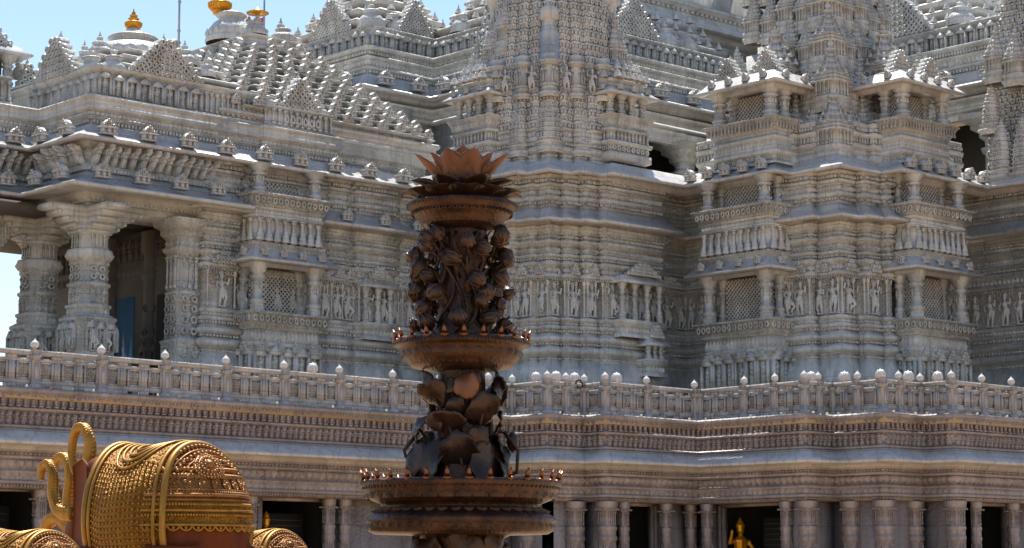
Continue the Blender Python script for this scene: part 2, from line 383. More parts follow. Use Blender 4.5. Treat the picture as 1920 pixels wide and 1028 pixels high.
def strips(mb, poly, inset, yback, z0, z1):
    """slabs filling the area behind a stepped front line"""
    P, O = offs(poly); P = P+O*(-inset)
    for i in range(len(P)-1):
        if abs(P[i][1]-P[i+1][1]) < 1e-6 and P[i+1][0] > P[i][0]+1e-4: mb.box(P[i][0], P[i+1][0], P[i][1], yback, z0, z1)
def voxel(mb, size, name, smooth=True):
    me = mb.mesh(name); o = bpy.data.objects.new(name, me); COL.objects.link(o)
    md = o.modifiers.new("r", 'REMESH'); md.mode = 'VOXEL'; md.voxel_size = size
    s = o.modifiers.new("s", 'SMOOTH'); s.factor = .5; s.iterations = 2
    dg = bpy.context.evaluated_depsgraph_get(); ev = o.evaluated_get(dg)
    out = bpy.data.meshes.new_from_object(ev); bpy.data.objects.remove(o); out.name = name
    out.polygons.foreach_set("use_smooth", np.ones(len(out.polygons), bool))
    return out
# ------------------------------------------------------------------ ground
g = MB(); g.add([(-900,-900,0),(900,-900,0),(900,900,0),(-900,900,0)], [(0,1,2,3)])
tag(g.build("ground", "paving"), None, kind="structure")

# ------------------------------------------------------------------ gallery under the terrace
LEDGE = [(20,59.5),(52.2,59.5),(52.2,57.9),(53.4,57.9),(53.4,56.0),(55.3,56.0),(55.3,54.9),(60.3,54.9),(60.3,49.6),(61.9,49.6),(61.9,47.3),(64.2,47.3),(64.2,45.9),(84,45.9)]
gal = thing("gallery", "long marble gallery, pink bounce light put into its colour, with dark doorways and carved cornices below the terrace railing", "gallery", (56,58,0))
def gprofile(pr, name, m): 
    b = MB(); sweep(b, LEDGE, pr); return b
b = gprofile([(-.5,7.66),(0,7.66),(0,7.5),(-.06,7.48),(-.06,7.42),(-.2,7.4),(-.2,7.04),(-.08,7.02),(-.08,6.95),(-.26,6.92),(-.26,6.5),(-.08,6.47),(-.06,6.40),(-.16,6.38)], 'c', 'm')
row(b, U_COL, LEDGE, -.2, 7.05, .27, .35, .16); row(b, U_FIG, LEDGE, -.26, 6.5, .26, .42, .18)
row(b, U_DENT, LEDGE, -.06, 7.41, .14, .06, .05)
b.build("cornice", "marble_bounce_pink", gal)
b = gprofile([(-.16,6.38),(-.1,6.36),(.12,6.14),(.40,5.97),(.42,5.93),(.42,5.86),(.36,5.84),(-.05,5.80),(-.12,5.72)], 'e', 'm')
b.build("eave", "marble_smooth", gal)
b = gprofile([(-.12,5.72),(-.12,5.64),(-.22,5.62),(-.22,5.54),(-.16,5.5),(-.16,5.44),(-.42,5.42),(-.42,5.1),(-.3,5.06),(-.26,5.0),(-.34,4.98),(-.34,4.76),(-.26,4.74),(-.26,4.66),(-.32,4.64),(-.32,4.5),(-1.3,4.49)], 'f', 'm')
row(b, U_HANG, LEDGE, -.42, 5.1, .3, .33, .2); row(b, U_PETAL, LEDGE, -.34, 4.77, .26, .2, .07); row(b, U_DENT, LEDGE, -.32, 4.55, .12, .06, .05)
row(b, U_DENT, LEDGE, -.22, 5.55, .16, .06, .05)
b.build("frieze", "marble_bounce_pink", gal)
# back wall with openings.  segments run along the ledge line; gaps are doorways
GW = 1.25
b = MB(); dk = MB()
def wallseg(a, c, z0, z1, mbx=None):
    (x0,y0),(x1,y1) = a, c; mbx = mbx or b
    d = np.array([x1-x0,y1-y0]); l = np.linalg.norm(d); d = d/l; nr = np.array([d[1],-d[0]])
    q = [np.array(a), np.array(c), np.array(c)-nr*.3, np.array(a)-nr*.3]
    v = [(*p, z0) for p in q]+[(*p, z1) for p in q]
    mbx.add(v, [(0,1,5,4),(1,2,6,5),(2,3,7,6),(3,0,4,7),(4,5,6,7)])
DOORS = []
def facade(axis, c, spans, lo, hi):
    """a straight wall on x = c or y = c from lo to hi (seen left to right) with door spans"""
    s = 1 if hi > lo else -1; cur = lo
    pt = (lambda v: (v, c)) if axis == 'y' else (lambda v: (c, v))
    for d0, d1, zt in spans:
        wallseg(pt(cur), pt(d0), 0, 4.5); wallseg(pt(d0), pt(d1), zt, 4.5); cur = d1
        DOORS.append((pt(d0), pt(d1), zt))
    wallseg(pt(cur), pt(hi), 0, 4.5)
# left wing, recess beside the middle bastion, recess before the right bastion, far right
LD = [(30.4,35.5,4.45),(44.15,47.1,4.4)]
facade('y', 60.75, LD, 20, 52.8); facade('x', 52.8, [], 60.75, 58.5); facade('y', 58.5, [], 52.8, 54.0); facade('x', 54.0, [], 58.5, 56.6)
facade('y', 56.6, [], 54.0, 55.9); facade('x', 55.9, [], 56.6, 55.5); facade('y', 55.5, [], 55.9, 56.5); wallseg((56.5,55.5),(56.5,56.15),0,4.5); facade('y', 56.15, [(57.65,59.1,4.4)], 56.5, 61.55)
facade('x', 61.55, [(54.85,51.85,4.4)], 56.15, 51.2); wallseg((61.55,51.2),(60.9,51.2),0,4.5); facade('x', 60.9, [], 51.2, 50.2); facade('y', 50.2, [], 60.9, 62.5); facade('x', 62.5, [], 50.2, 47.9)
facade('y', 47.9, [], 62.5, 64.8); facade('x', 64.8, [], 47.9, 46.5); facade('y', 46.5, [], 64.8, 65.8); wallseg((65.8,46.5),(65.8,47.15),0,4.5); facade('y', 47.15, [(67.2,69.1,4.4)], 65.8, 84)
b.build("wall", "marble_bounce_pink", gal)
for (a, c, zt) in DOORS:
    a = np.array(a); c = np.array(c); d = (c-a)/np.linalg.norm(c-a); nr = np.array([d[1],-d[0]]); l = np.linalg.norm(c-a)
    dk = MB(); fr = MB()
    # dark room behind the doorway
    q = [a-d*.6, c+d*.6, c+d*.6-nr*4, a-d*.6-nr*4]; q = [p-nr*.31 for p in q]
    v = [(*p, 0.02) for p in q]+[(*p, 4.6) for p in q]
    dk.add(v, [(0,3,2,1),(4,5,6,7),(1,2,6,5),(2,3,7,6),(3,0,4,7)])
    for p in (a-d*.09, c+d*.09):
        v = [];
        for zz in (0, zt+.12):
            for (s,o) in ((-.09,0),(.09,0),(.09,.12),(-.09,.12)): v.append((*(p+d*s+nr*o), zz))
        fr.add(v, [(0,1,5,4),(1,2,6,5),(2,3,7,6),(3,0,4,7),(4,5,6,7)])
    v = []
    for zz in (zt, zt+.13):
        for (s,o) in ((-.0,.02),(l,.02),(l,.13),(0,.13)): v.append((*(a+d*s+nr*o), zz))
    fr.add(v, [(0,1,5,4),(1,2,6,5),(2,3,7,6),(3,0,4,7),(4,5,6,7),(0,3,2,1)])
    do_ = dk.build("doorway", "dark_room", gal); fr.build("door_frame", "marble_bounce_pink", do_)
# dark information boards with rows of lines inside the rooms
for (a, c, zt) in DOORS:
    a = np.array(a); c = np.array(c); d = (c-a)/np.linalg.norm(c-a); nr = np.array([d[1],-d[0]]); l = np.linalg.norm(c-a)
    for s0, s1 in ((.36,.92),) if l < 3.4 else ((.08,.42),(.55,.9)):
        bd = MB(); ru = MB()
        def slab(mb, s0_, s1_, o0, o1, z0, z1):
            v = [(*(a+d*s+nr*o), z_) for z_ in (z0, z1) for (s,o) in ((s0_,o0),(s1_,o0),(s1_,o1),(s0_,o1))]
            mb.add(v, [(0,1,5,4),(1,2,6,5),(2,3,7,6),(3,0,4,7),(4,5,6,7),(0,3,2,1)])
        slab(bd, s0*l-.1, s1*l+.1, -1.3, -1.24, 1.0, 4.0)
        for k in range(11): slab(ru, s0*l, (s1-(.12 if k % 3 == 2 else 0))*l, -1.235, -1.22, 3.75-.2*k, 3.79-.2*k)
        o = bd.build("information_board", "dark_room", gal); ru.build("board_line", "board", o)
def pilaster_mesh(hw, ht, engaged=True):
    m = MB(); p = nsq(0,0,hw,.1,1)
    pr = [(.1,0),(.1,.35),(.03,.4),(.05,.55),(.05,.7),(0,.8),(.0,1.9),(.03,1.95),(.03,2.1),(0,2.15),(0,3.05),(.03,3.1),(.03,3.2),(0,3.24),(0,3.42),(.035,3.48),(.035,3.56),(.0,3.6),(0,4.12),(.03,4.15),(.05,4.25),(.07,4.4),(.07,4.5)]
    sweep(m, p, [(o*hw/.3, z) for o, z in pr], True)
    row(m, U_ARCH, p, 0, .95, hw*1.3, .9, .035, True, allsides=True); row(m, U_FIG, p, 0, 2.25, hw*.9, .75, .035, True, allsides=True)
    row(m, U_COL, p, 0, 3.66, hw*.4, .44, .03, True, allsides=True); row(m, U_DENT, p, .06, 4.17, .1, .06, .05, True, allsides=True)
    me = m.mesh("pilaster"); me.materials.append(M['marble_bounce_pink']); return me
pm = pilaster_mesh(.25, 4.5); pm_thin = pilaster_mesh(.16, 4.5)
for x, y in [(55.15,56.35),(55.8,55.35),(60.85,50.1),(62.4,49.3),(62.45,47.85),(64.2,47.85),(64.75,46.4),(53.85,57.5)]:
    inst("pilaster", pm, gal, Matrix.Translation((x,y,0)))
for x, y in [(43.4,60.3),(46.8,60.3),(47.5,60.3),(56.8,55.5),(59.1,55.5),(60.75,54.9),(60.75,55.75),(60.75,51.0),(66.1,46.5),(68.5,46.5),(35.2,60.3),(30.0,60.3),(39.2,60.3)]:
    inst("pilaster", pm_thin, gal, Matrix.Translation((x,y,0)))

# gilded statues standing in the doorways
def statue_mesh(kind):
    m = MB()
    if kind == 0:   # standing, hands folded
        for s in (-1,1): tube(m, [(s*.12,0,.55),(s*.11,.0,1.0),(s*.1,.02,1.45)], [.09,.11,.15])
        tube(m, [(0,0,1.35),(0,0,1.6),(0,0,1.95),(0,0,2.1)], [.2,.17,.24,.1]); ball(m, (0,0,2.3), (.13,.14,.17))
        lathe(m, (0,0,2.38), [(.14,0),(.16,.04),(.1,.12),(.11,.16),(.03,.3),(0,.34)], 8)
        for s in (-1,1): tube(m, [(s*.24,0,1.95),(s*.34,-.05,1.65),(s*.18,-.25,1.6),(s*.03,-.3,1.8)], [.08,.07,.06,.05])
        tube(m, [(-.25,.05,1.4),(0,.05,1.1),(.25,.05,1.4)], .05)
    else:           # seated on a low throne, one leg hanging
        m.box(-.42,.42,-.3,.3,.55,1.05); tube(m, [(0,0,1.0),(0,0,1.3),(0,0,1.65),(0,0,1.78)], [.22,.18,.24,.1]); ball(m, (0,-.02,1.96), (.13,.14,.17))
        lathe(m, (0,0,2.04), [(.14,0),(.16,.05),(.09,.16),(0,.34)], 8)
        tube(m, [(.1,-.1,1.08),(.4,-.35,1.1),(.1,-.42,1.08)], [.13,.1,.07]); tube(m, [(-.1,-.1,1.08),(-.16,-.42,1.05),(-.16,-.45,.6)], [.13,.1,.07])
        tube(m, [(.24,0,1.62),(.38,-.12,1.35),(.3,-.36,1.2)], [.08,.07,.05]); tube(m, [(-.24,0,1.62),(-.36,-.2,1.55),(-.3,-.3,1.85)], [.08,.07,.05])
        lathe(m, (-.3,-.3,1.85), [(.02,0),(.07,.05),(.02,.12),(0,.16)], 8)
    return voxel(m, .028, "statue_body")
sm = [statue_mesh(0), statue_mesh(1)]
for me in sm: me.materials.append(M['gold'])
ped = MB(); sweep(ped, nsq(0,0,.42,.15,1), [(.06,0),(.06,.1),(0,.14),(0,.42),(.05,.46),(.05,.55)], True, cap=True); pedm = ped.mesh("pedestal"); pedm.materials.append(M['gold'])
for x, y, kk, zz, sc, lab in [(44.95,61.5,0,1.1,1.1,"gilded standing statue in the dark doorway just right of the large elephant"),
                      (62.3,54.6,1,1.1,1.25,"gilded statue in the wide dark doorway between the inner corner and the right bastion"),
                      (67.8,47.8,0,.75,1.0,"dim gilded statue in the narrow dark doorway at the right edge")]:
    t = thing("gilded_statue", lab, "statue", (x,y,0), "gilded statues in the gallery doorways", rz=R(-40))
    mw = wmat(t); 
    inst("body", sm[kk], t, mw @ Matrix.Translation((0,0,zz)) @ Matrix.Scale(sc,4)); inst("pedestal", pedm, t, mw @ Matrix.Diagonal((sc,sc,(zz+.56*sc)/.55,1)))

# ------------------------------------------------------------------ terrace floor
b = MB(); strips(b, LEDGE, .03, 100, 7.3, 7.64)
tag(b.build("terrace", "terrace_stone"), None, kind="structure")

# ------------------------------------------------------------------ balustrades
pb = MB(); p = nsq(0,0,.14,.2,1)
sweep(pb, p, [(.05,0),(.05,.12),(0,.15),(0,.95),(.03,.98),(.03,1.06),(-.02,1.08),(-.02,1.16),(.02,1.18),(.02,1.24)], True, cap=True)
row(pb, U_DENT, p, 0, .3, .28, .55, .02, True, allsides=True)
post_me = pb.mesh("post"); post_me.materials.append(M['marble_rail'])
fb = MB(); lathe(fb, (0,0,0), [(.05,0),(.06,.05),(.12,.1),(.145,.15),(.13,.21),(.085,.27),(.04,.31),(.025,.34),(0,.38)], 12)
fin_me = fb.mesh("finial", True); fin_me.materials.append(M['marble_white'])
db = MB(); lathe(db, (0,0,0), [(.15,0),(.16,.04),(.21,.06),(.225,.16),(.21,.25),(.165,.33),(.1,.39),(.035,.42),(.025,.45),(0,.47)], 16)
for i_ in range(10):      # carved ribs of the little dome
    an_ = i_*math.pi/5; tube(db, [(math.cos(an_)*r_, math.sin(an_)*r_, z_) for r_, z_ in ((.212,.07),(.228,.16),(.212,.25),(.165,.335),(.1,.395))], .02, 5)
dome_me = db.mesh("dome_finial", True); dome_me.materials.append(M['marble_white'])
def rail_panel(a, c):
    """pierced marble panel between two posts: top rail with slots, three framed rosettes, slotted foot"""
    m = MB(); a = np.array(a,float); c = np.array(c,float); l = np.linalg.norm(c-a); d = (c-a)/l; nr = np.array([d[1],-d[0]])
    def bx(s0, s1, z0, z1, o0=-.06, o1=.06):
        v = [(*(a+d*s+nr*o), z) for z in (z0,z1) for s,o in ((s0,o1),(s1,o1),(s1,o0),(s0,o0))]
        m.add(v, [(0,1,5,4),(1,2,6,5),(2,3,7,6),(3,0,4,7),(4,5,6,7),(0,3,2,1)])
    bx(0, l, 1.05, 1.2, -.1, .1)                                       # hand rail
    k = max(1, int(round(l/.8))); pt = l/k
    for i in range(k):
        s = i*pt
        bx(s, s+.22*pt, .93, 1.05); bx(s+.8*pt, s+pt, .93, 1.05)       # slots between rail and panel
        bx(s, s+.22*pt, 0, .12); bx(s+.8*pt, s+pt, 0, .12)
        bx(s, s+pt, .12, .26); bx(s, s+pt, .84, .93)
        bx(s, s+.14*pt, .26, .84, -.05, .05); bx(s+.86*pt, s+pt, .26, .84, -.05, .05)
        bx(s+.2*pt, s+.26*pt, .26, .84, -.02, .09); bx(s+.74*pt, s+.8*pt, .26, .84, -.02, .09)
        bx(s+.14*pt, s+.86*pt, .26, .84, -.05, -.02)
        bx(s+.26*pt, s+.74*pt, .26, .32, -.02, .05); bx(s+.26*pt, s+.74*pt, .78, .84, -.02, .05)
        ctr = a+d*(s+.5*pt)
        for q_ in range(8):                                            # rosette
            an = q_*math.pi/4; v, q, t = U_RING
            cx = math.cos(an)*.13; cz = math.sin(an)*.13; sc = .13
            X = ctr[None]+d[None]*(cx+v[:,0:1]*sc)+nr[None]*(-.02+v[:,1:2]*.05); m.add(np.c_[X, .55+cz+(v[:,2]-.5)*sc], q)
        v, q, t = U_RING; X = ctr[None]+d[None]*(v[:,0:1]*.16)+nr[None]*(-.02+v[:,1:2]*.07); m.add(np.c_[X, .55+(v[:,2]-.5)*.16], q)
    m.V = [v+np.array([0,0,7.68]) for v in m.V]
    return m
def balustrade(pts, label, domes):
    t = thing("balustrade", label, "balustrade", (*pts[0][:2], 7.64), "marble railing sections along the terrace edge")
    for i, (x, y, f) in enumerate(pts):
        o = inst("post", post_me, t, Matrix.Translation((x,y,7.66)))
        if f: inst("finial", fin_me, o, Matrix.Translation((x,y,8.9)))
        if i: rail_panel(pts[i-1][:2], (x,y)).build("railing_panel", "marble_rail", t)
    for x, y in domes: inst("dome_finial", dome_me, t, Matrix.Translation((x,y,8.88)) @ Matrix.Rotation(random.random(),4,"Z") @ Matrix.Scale(random.uniform(.82,.95),4))
    return t
Y0 = 59.9
pts = [(34.62+2.455*k, Y0, 1) for k in range(-3,7)]+[(51.6,Y0,1)]
balustrade(pts, "pierced marble railing of the left wing with pointed finials, before the pillared porch", [(45.7,Y0)])
# middle bastion then recess
pts = [(52.6,Y0-.05,0),(52.6,58.3,1),(53.8,58.3,1),(53.8,56.4,1),(54.75,56.4,1),(55.7,56.4,1),(55.7,55.3,1),(57.9,55.3,1),(60.55,55.3,1)]
balustrade(pts, "pierced marble railing around the middle bastion with white domed finials, behind the bronze lamp column", [(53.8,57.0),(54.25,56.4),(55.2,56.4),(56.3,55.3)])
pts = [(60.7,55.15,0),(60.7,52.9,1),(60.7,51.4,1),(60.7,50.0,1),(61.5,50.0,1),(62.3,50.0,0),(62.3,48.8,1),(62.3,47.7,0),(63.3,47.7,1),(64.6,47.7,1),(64.6,46.3,1),(66.5,46.3,1),(68.4,46.3,1),(70.9,46.3,1),(73.4,46.3,1)]
balustrade(pts, "pierced marble railing around the right bastion with white domed finials on its stepped corner", [(61.1,50.0),(62.3,49.4),(62.3,47.75),(63.9,47.7),(64.6,46.9)])
c = MB(); 
pp = [Vector((55.25+.16*math.cos(a),56.2+.03*math.sin(3*a),8.83+.15*math.sin(a))) for a in np.linspace(-2.6,3.1,16)]
tube(c, pp, .028, 6); tag(c.build("cable", "black", None, True), "loop of black cable hanging on the middle railing beside a white domed finial", "cable")
# ------------------------------------------------------------------ relief figures (shared meshes)
def human(pose):
    m = MB(); rr = random.Random(pose)
    sw = .07*(1 if pose % 2 else -1)
    hip = Vector((sw,0,.74)); ch = Vector((-sw*.3,0,1.08)); nk = Vector((-sw*.2,0,1.2))
    kl = [(-.13,-.06),(.16,-.1)] if pose % 3 else [(-.12,-.03),(.2,-.22)]
    for s, (kx, ky) in zip((-1,1), kl):
        hp = hip+Vector((s*.09,0,-.02)); kn = Vector((kx+sw*.6,ky,.42)); ft = Vector((kx*.8+(0 if pose % 3 or s < 0 else -.1), -.02, .05 if (pose % 3 or s < 0) else .2))
        tube(m, [hp, (hp+kn)/2, kn, (kn+ft)/2, ft], [.115,.105,.075,.075,.045]); tube(m, [ft, ft+Vector((s*.03,-.12,-.02))], [.05,.035])
    tube(m, [hip-Vector((0,0,.06)), hip, (hip+ch)/2, ch, nk], [.14,.155,.115,.16,.07]); ball(m, nk+Vector((sw*.3,0,.13)), (.085,.09,.11))
    lathe(m, nk+Vector((sw*.3,0,.19)), [(.09,0),(.11,.03),(.07,.1),(.08,.12),(.02,.24),(0,.25)], 8)
    arms = [[(-.3,-.05,.95),(-.2,-.12,.74)],[(.3,-.05,1.0),(.36,-.1,1.3)]] if pose % 4 < 2 else [[(-.34,-.06,1.12),(-.3,-.1,1.38)],[(.28,-.1,.9),(.1,-.2,1.02)]]
    for s, (e, h) in zip((-1,1), arms): tube(m, [ch+Vector((s*.17,0,.06)), e, h], [.065,.055,.045])
    tube(m, [hip+Vector((-.17,0,.05)), hip+Vector((0,-.13,-.02)), hip+Vector((.17,0,.05))], .05); tube(m, [hip+Vector((0,-.14,0)), (sw*.5,-.12,.3)], [.05,.03])
    ball(m, (0,.0,.02), (.3,.16,.05))
    me = voxel(m, .026, "relief_figure"); me.materials.append(M['marble']); return me
FIG = [human(k) for k in range(6)]
figcount = {}
def figure(parent, p, nr, h, k=None):
    n = figcount.get(parent.name, 0)
    if n >= 98: return
    figcount[parent.name] = n+1
    ang = math.atan2(nr[0], -nr[1])
    inst("relief_figure", FIG[random.randrange(6) if k is None else k], parent, Matrix.Translation((p[0],p[1],p[2])) @ Matrix.Rotation(ang,4,'Z') @ Matrix.Scale(h/1.55,4))
def figrow(parent, poly, off, z, h, pitch, i0=0, i1=None, minl=.3):
    for k, (a, d, nr, l) in enumerate(edges(poly, off)):
        if k < i0 or (i1 is not None and k >= i1-1) or l < minl: continue
        m = max(1, int(l/pitch))
        for i in range(m): 
            p = a+d*((i+.5)*l/m)+nr*.06; figure(parent, (p[0],p[1],z), nr, h)

# ------------------------------------------------------------------ temple walls: one continuous stepped line, cut into three buildings
HALL = [(48.6,77.6),(48.6,70.85),(50.05,70.85),(50.05,71.1),(54.4,71.1),(54.4,71.0),(54.9,71.0),(54.9,70.85),(55.6,70.85),(55.6,71.0),(56.3,71.0),(56.3,70.75),(58.2,70.75),(58.2,71.0),(58.8,71.0),(58.8,70.85),(59.6,70.85),(59.6,71.05)]
def grooved(p, gw, gd):
    """cut a narrow groove into every inner corner of a stepped line"""
    out = [p[0]]
    for i in range(1, len(p)-1):
        a, c, e = np.array(p[i-1]), np.array(p[i]), np.array(p[i+1]); u = (c-a)/np.linalg.norm(c-a); v = (e-c)/np.linalg.norm(e-c)
        if u[0]*v[1]-u[1]*v[0] < -.5:      # turning right: an inner corner
            if abs(u[0]) > .5: out += [tuple(c-u*gw), tuple(c-u*gw-v*gd), tuple(c-v*gd)] if np.linalg.norm(c-a) > gw*1.6 else [tuple(c)]
            else: out += [tuple(c+u*gd), tuple(c+u*gd+v*gw), tuple(c+v*gw)] if np.linalg.norm(e-c) > gw*1.6 else [tuple(c)]
        else: out.append(tuple(c))
    return out+[p[-1]]
CEN = [(60.05,71.05),(60.05,66.1),(60.35,66.1),(60.35,65.3),(60.7,65.3),(60.7,64.5),(61.0,64.5),(61.0,63.8),(61.7,63.8),(61.7,63.5),(62.5,63.5),(62.5,63.15),(63.3,63.15),(63.3,62.85),(66.7,62.85)]
CEN = [CEN[0]]+grooved(CEN[1:], .24, .75)+[(66.7,63.75)]
RT = [(69.3,60.9),(69.3,57.3),(68.4,57.3),(68.75,57.2),(68.75,56.15),(69.2,56.15),(69.2,55.0),(70.35,55.0),(70.35,54.55),(71.4,54.55),(71.4,54.2),(71.55,54.2),(71.55,55.1),(74.9,55.1)]
RT = [(69.3,63.75)]+grooved(RT, .28, .85)[:-1]
FR = [(78.3,55.1),(78.3,51.2),(78.0,51.2),(78.0,49.8),(77.6,49.8),(77.6,44)]
FULL = HALL+CEN+RT+FR
iC = len(HALL); iR = iC+len(CEN); iF = iR+len(RT); iE = len(FULL)
SL = {'hall':(0,iC+1),'cen':(iC,iR+1),'rt':(iR,iF+1),'fr':(iF,iE)}
LOW = [(.5,8.0),(.5,9.3),(.42,9.4),(.46,9.75),(.42,10.1),(.16,10.68),(.1,10.72),(.1,10.84),(.26,10.92),(.34,11.0),(.36,11.1),(.28,11.22),(.1,11.3),(.1,11.42),(.27,11.48),(.32,11.6),(.15,11.78),(.08,11.84),(.08,11.98),(.22,12.02),(.22,12.13),(.05,12.18),(.05,12.32),(.15,12.36),(.15,12.48),(0,12.52)]
MID = [(0,12.52),(0,14.1),(.16,14.14),(.2,14.24),(.2,14.3),(.06,14.36),(.06,14.62),(.18,14.68),(.23,14.78),(.18,14.86),(.05,14.9),(.05,15.02),(.2,15.06),(.2,15.16),(.06,15.2),(.06,15.5),(.28,15.6),(.31,15.66),(.28,15.74),(.1,15.8),(.1,15.96),(.25,16.04),(.32,16.2),(.32,16.34)]
def chajja(z, o, back=.1, th=.72):
    """curved stone eave: tip at height z, projecting o"""
    return [(back+.1,z-.2),(back+.2,z-.02),(back+.3,z+.06),(o-.25,z-.06),(o-.04,z-.05),(o,z),(o,z+.06),(o-.06,z+.1),(o*.62,z+.27),(o*.34,z+.47),(back+.06,z+th-.04),(back,z+th)]
UP = [(.06,17.14),(.06,17.4),(.2,17.44),(.26,17.54),(.2,17.64),(.08,17.68),(.08,17.94),(.28,18.02),(.32,18.1),(.28,18.16),(.12,18.2),(.12,18.36),(.38,18.44),(.38,18.5)]
ABOVE = [(.08,19.16),(.08,19.4)]
def walls(who, t):
    i0, i1 = SL[who]
    def sw(pr, name, m, rows=()):
        b = MB(); sweep(b, FULL, pr, False, i0, i1)
        for (u, off, z, pitch, h, dep) in rows: row(b, u, FULL, off, z, pitch, h, dep, False, i0, i1)
        return b.build(name, m, t)
    sw(LOW, "plinth", "marble", [(U_RING,.44,9.5,.36,.34,.05),(U_PETAL,.1,10.72,.2,.12,.12),(U_DENT,.1,11.32,.16,.09,.1),(U_DENT,.08,11.86,.14,.11,.09),(U_PETAL,.05,12.2,.2,.12,.09)])
    sw(MID, "wall", "marble_carved", [(U_DENT,.16,14.04,.13,.09,.02),(U_PETAL,.06,14.38,.22,.24,.1),(U_DENT,.05,14.91,.13,.1,.1),(U_PETAL,.06,15.22,.17,.27,.14),(U_HANG,.1,15.8,.15,.16,.12),(U_DENT,.1,15.98,.2,.06,.13),(U_RING,.0,13.85,.3,.24,.05)])
    sw(chajja(16.46,.95), "eave", "marble_smooth")
    sw(UP, "upper_wall", "marble_carved", [(U_DENT,.06,17.28,.14,.12,.12),(U_PETAL,.08,17.7,.17,.24,.14),(U_DENT,.12,18.2,.14,.14,.14)])
hall = thing("temple_hall", "long marble temple hall with pillared porch, carved balcony and stepped pyramid roof on the left", "temple", (47,71,7.64))
cen = thing("temple_tower", "tall marble spire with latticed vertical ribs, behind the bronze lamp column", "temple tower", (61,63.8,7.64))
rt = thing("temple_tower", "marble tower with paired two-storey balconies and stacked little turrets, right of the spire", "temple tower", (69.2,55,7.64))
fr = thing("temple_tower", "marble tower cut off by the right edge of the picture", "temple tower", (78,50,7.64))
for k, t in (('hall',hall),('cen',cen),('rt',rt),('fr',fr)): walls(k, t)
figrow(hall, FULL, 0, 12.56, 1.42, .75, 1, iC)
figrow(cen, FULL, 0, 12.56, 1.42, .72, iC, iR+1); figrow(rt, FULL, 0, 12.56, 1.42, .66, iR, iF+1); figrow(fr, FULL, 0, 12.56, 1.42, .75, iF, iE)
# canopies over the figures: little arches on the rib faces
for t, i0, i1 in ((hall,1,iC),(cen,iC,iR+1),(rt,iR,iF+1),(fr,iF,iE)):
    for k, (a, d, nr, l) in enumerate(edges(FULL, 0)):
        b = MB()
        if k < i0 or k >= i1-1 or l < .5 or l > 3.2: continue
        c = a+d*l/2
        pediment(b, c+nr*.2, d, nr, l*.8, 14.3, .5, .2, 3)
        for s in (.06, l-.06):
            p = a+d*s+nr*.05; lathe(b, (p[0],p[1],12.55), [(.07,0),(.07,.12),(.045,.15),(.045,1.3),(.08,1.36),(.09,1.5)], 6)
        b.build("niche_canopy", "marble", t)

# upper eave runs on its own, simpler line and roofs the balconies
UPL = [(30,74.9),(43.15,74.9),(43.15,71.05),(59.95,71.05),(59.95,66.6),(60.5,66.6),(60.5,65.2),(61.1,65.2),(61.1,63.9),(62.4,63.9),(62.4,63.3),(63.7,63.3),(63.7,62.75),(68.2,62.75),(68.2,57.7),(69.3,57.7),(69.3,55.1),(71.9,55.1),(71.9,54.0),(78.1,54.0),(78.1,44)]
for t, i0, i1 in ((hall,0,4),(cen,3,14),(rt,13,20),(fr,19,21)):
    b = MB(); sweep(b, UPL, [(-.9,18.48)]+chajja(18.5,1.05)+[(-.3,19.24)], False, i0, i1)
    b.build("eave", "marble_smooth", t)
    if t in (hall,): rowobj("antefix", U_ANTE, UPL, .62, 18.72, 1.9, .66, .4, t, "marble_smooth", i0, i1, sw=.36)
    if t in (rt,): rowobj("antefix", U_ANTE, UPL, .62, 18.72, 1.1, .56, .4, t, "marble_smooth", 13, 15, sw=.42); rowobj("antefix", U_ANTE, UPL, .62, 18.72, 1.1, .56, .4, t, "marble_smooth", 18, 20, sw=.42)
b = MB(); strips(b, UPL, .5, 95, 18.55, 19.1)
# keep the slab open over the porch's far side so the sky shows between the pillars
b.build("roof_slab", "marble_plain", hall)
for t, i0, i1 in ((hall,3,iC+1),):
    rowobj("antefix", U_ANTE, FULL, .5, 16.68, 2.2, .55, .34, t, "marble_smooth", i0, i1, sw=.22)

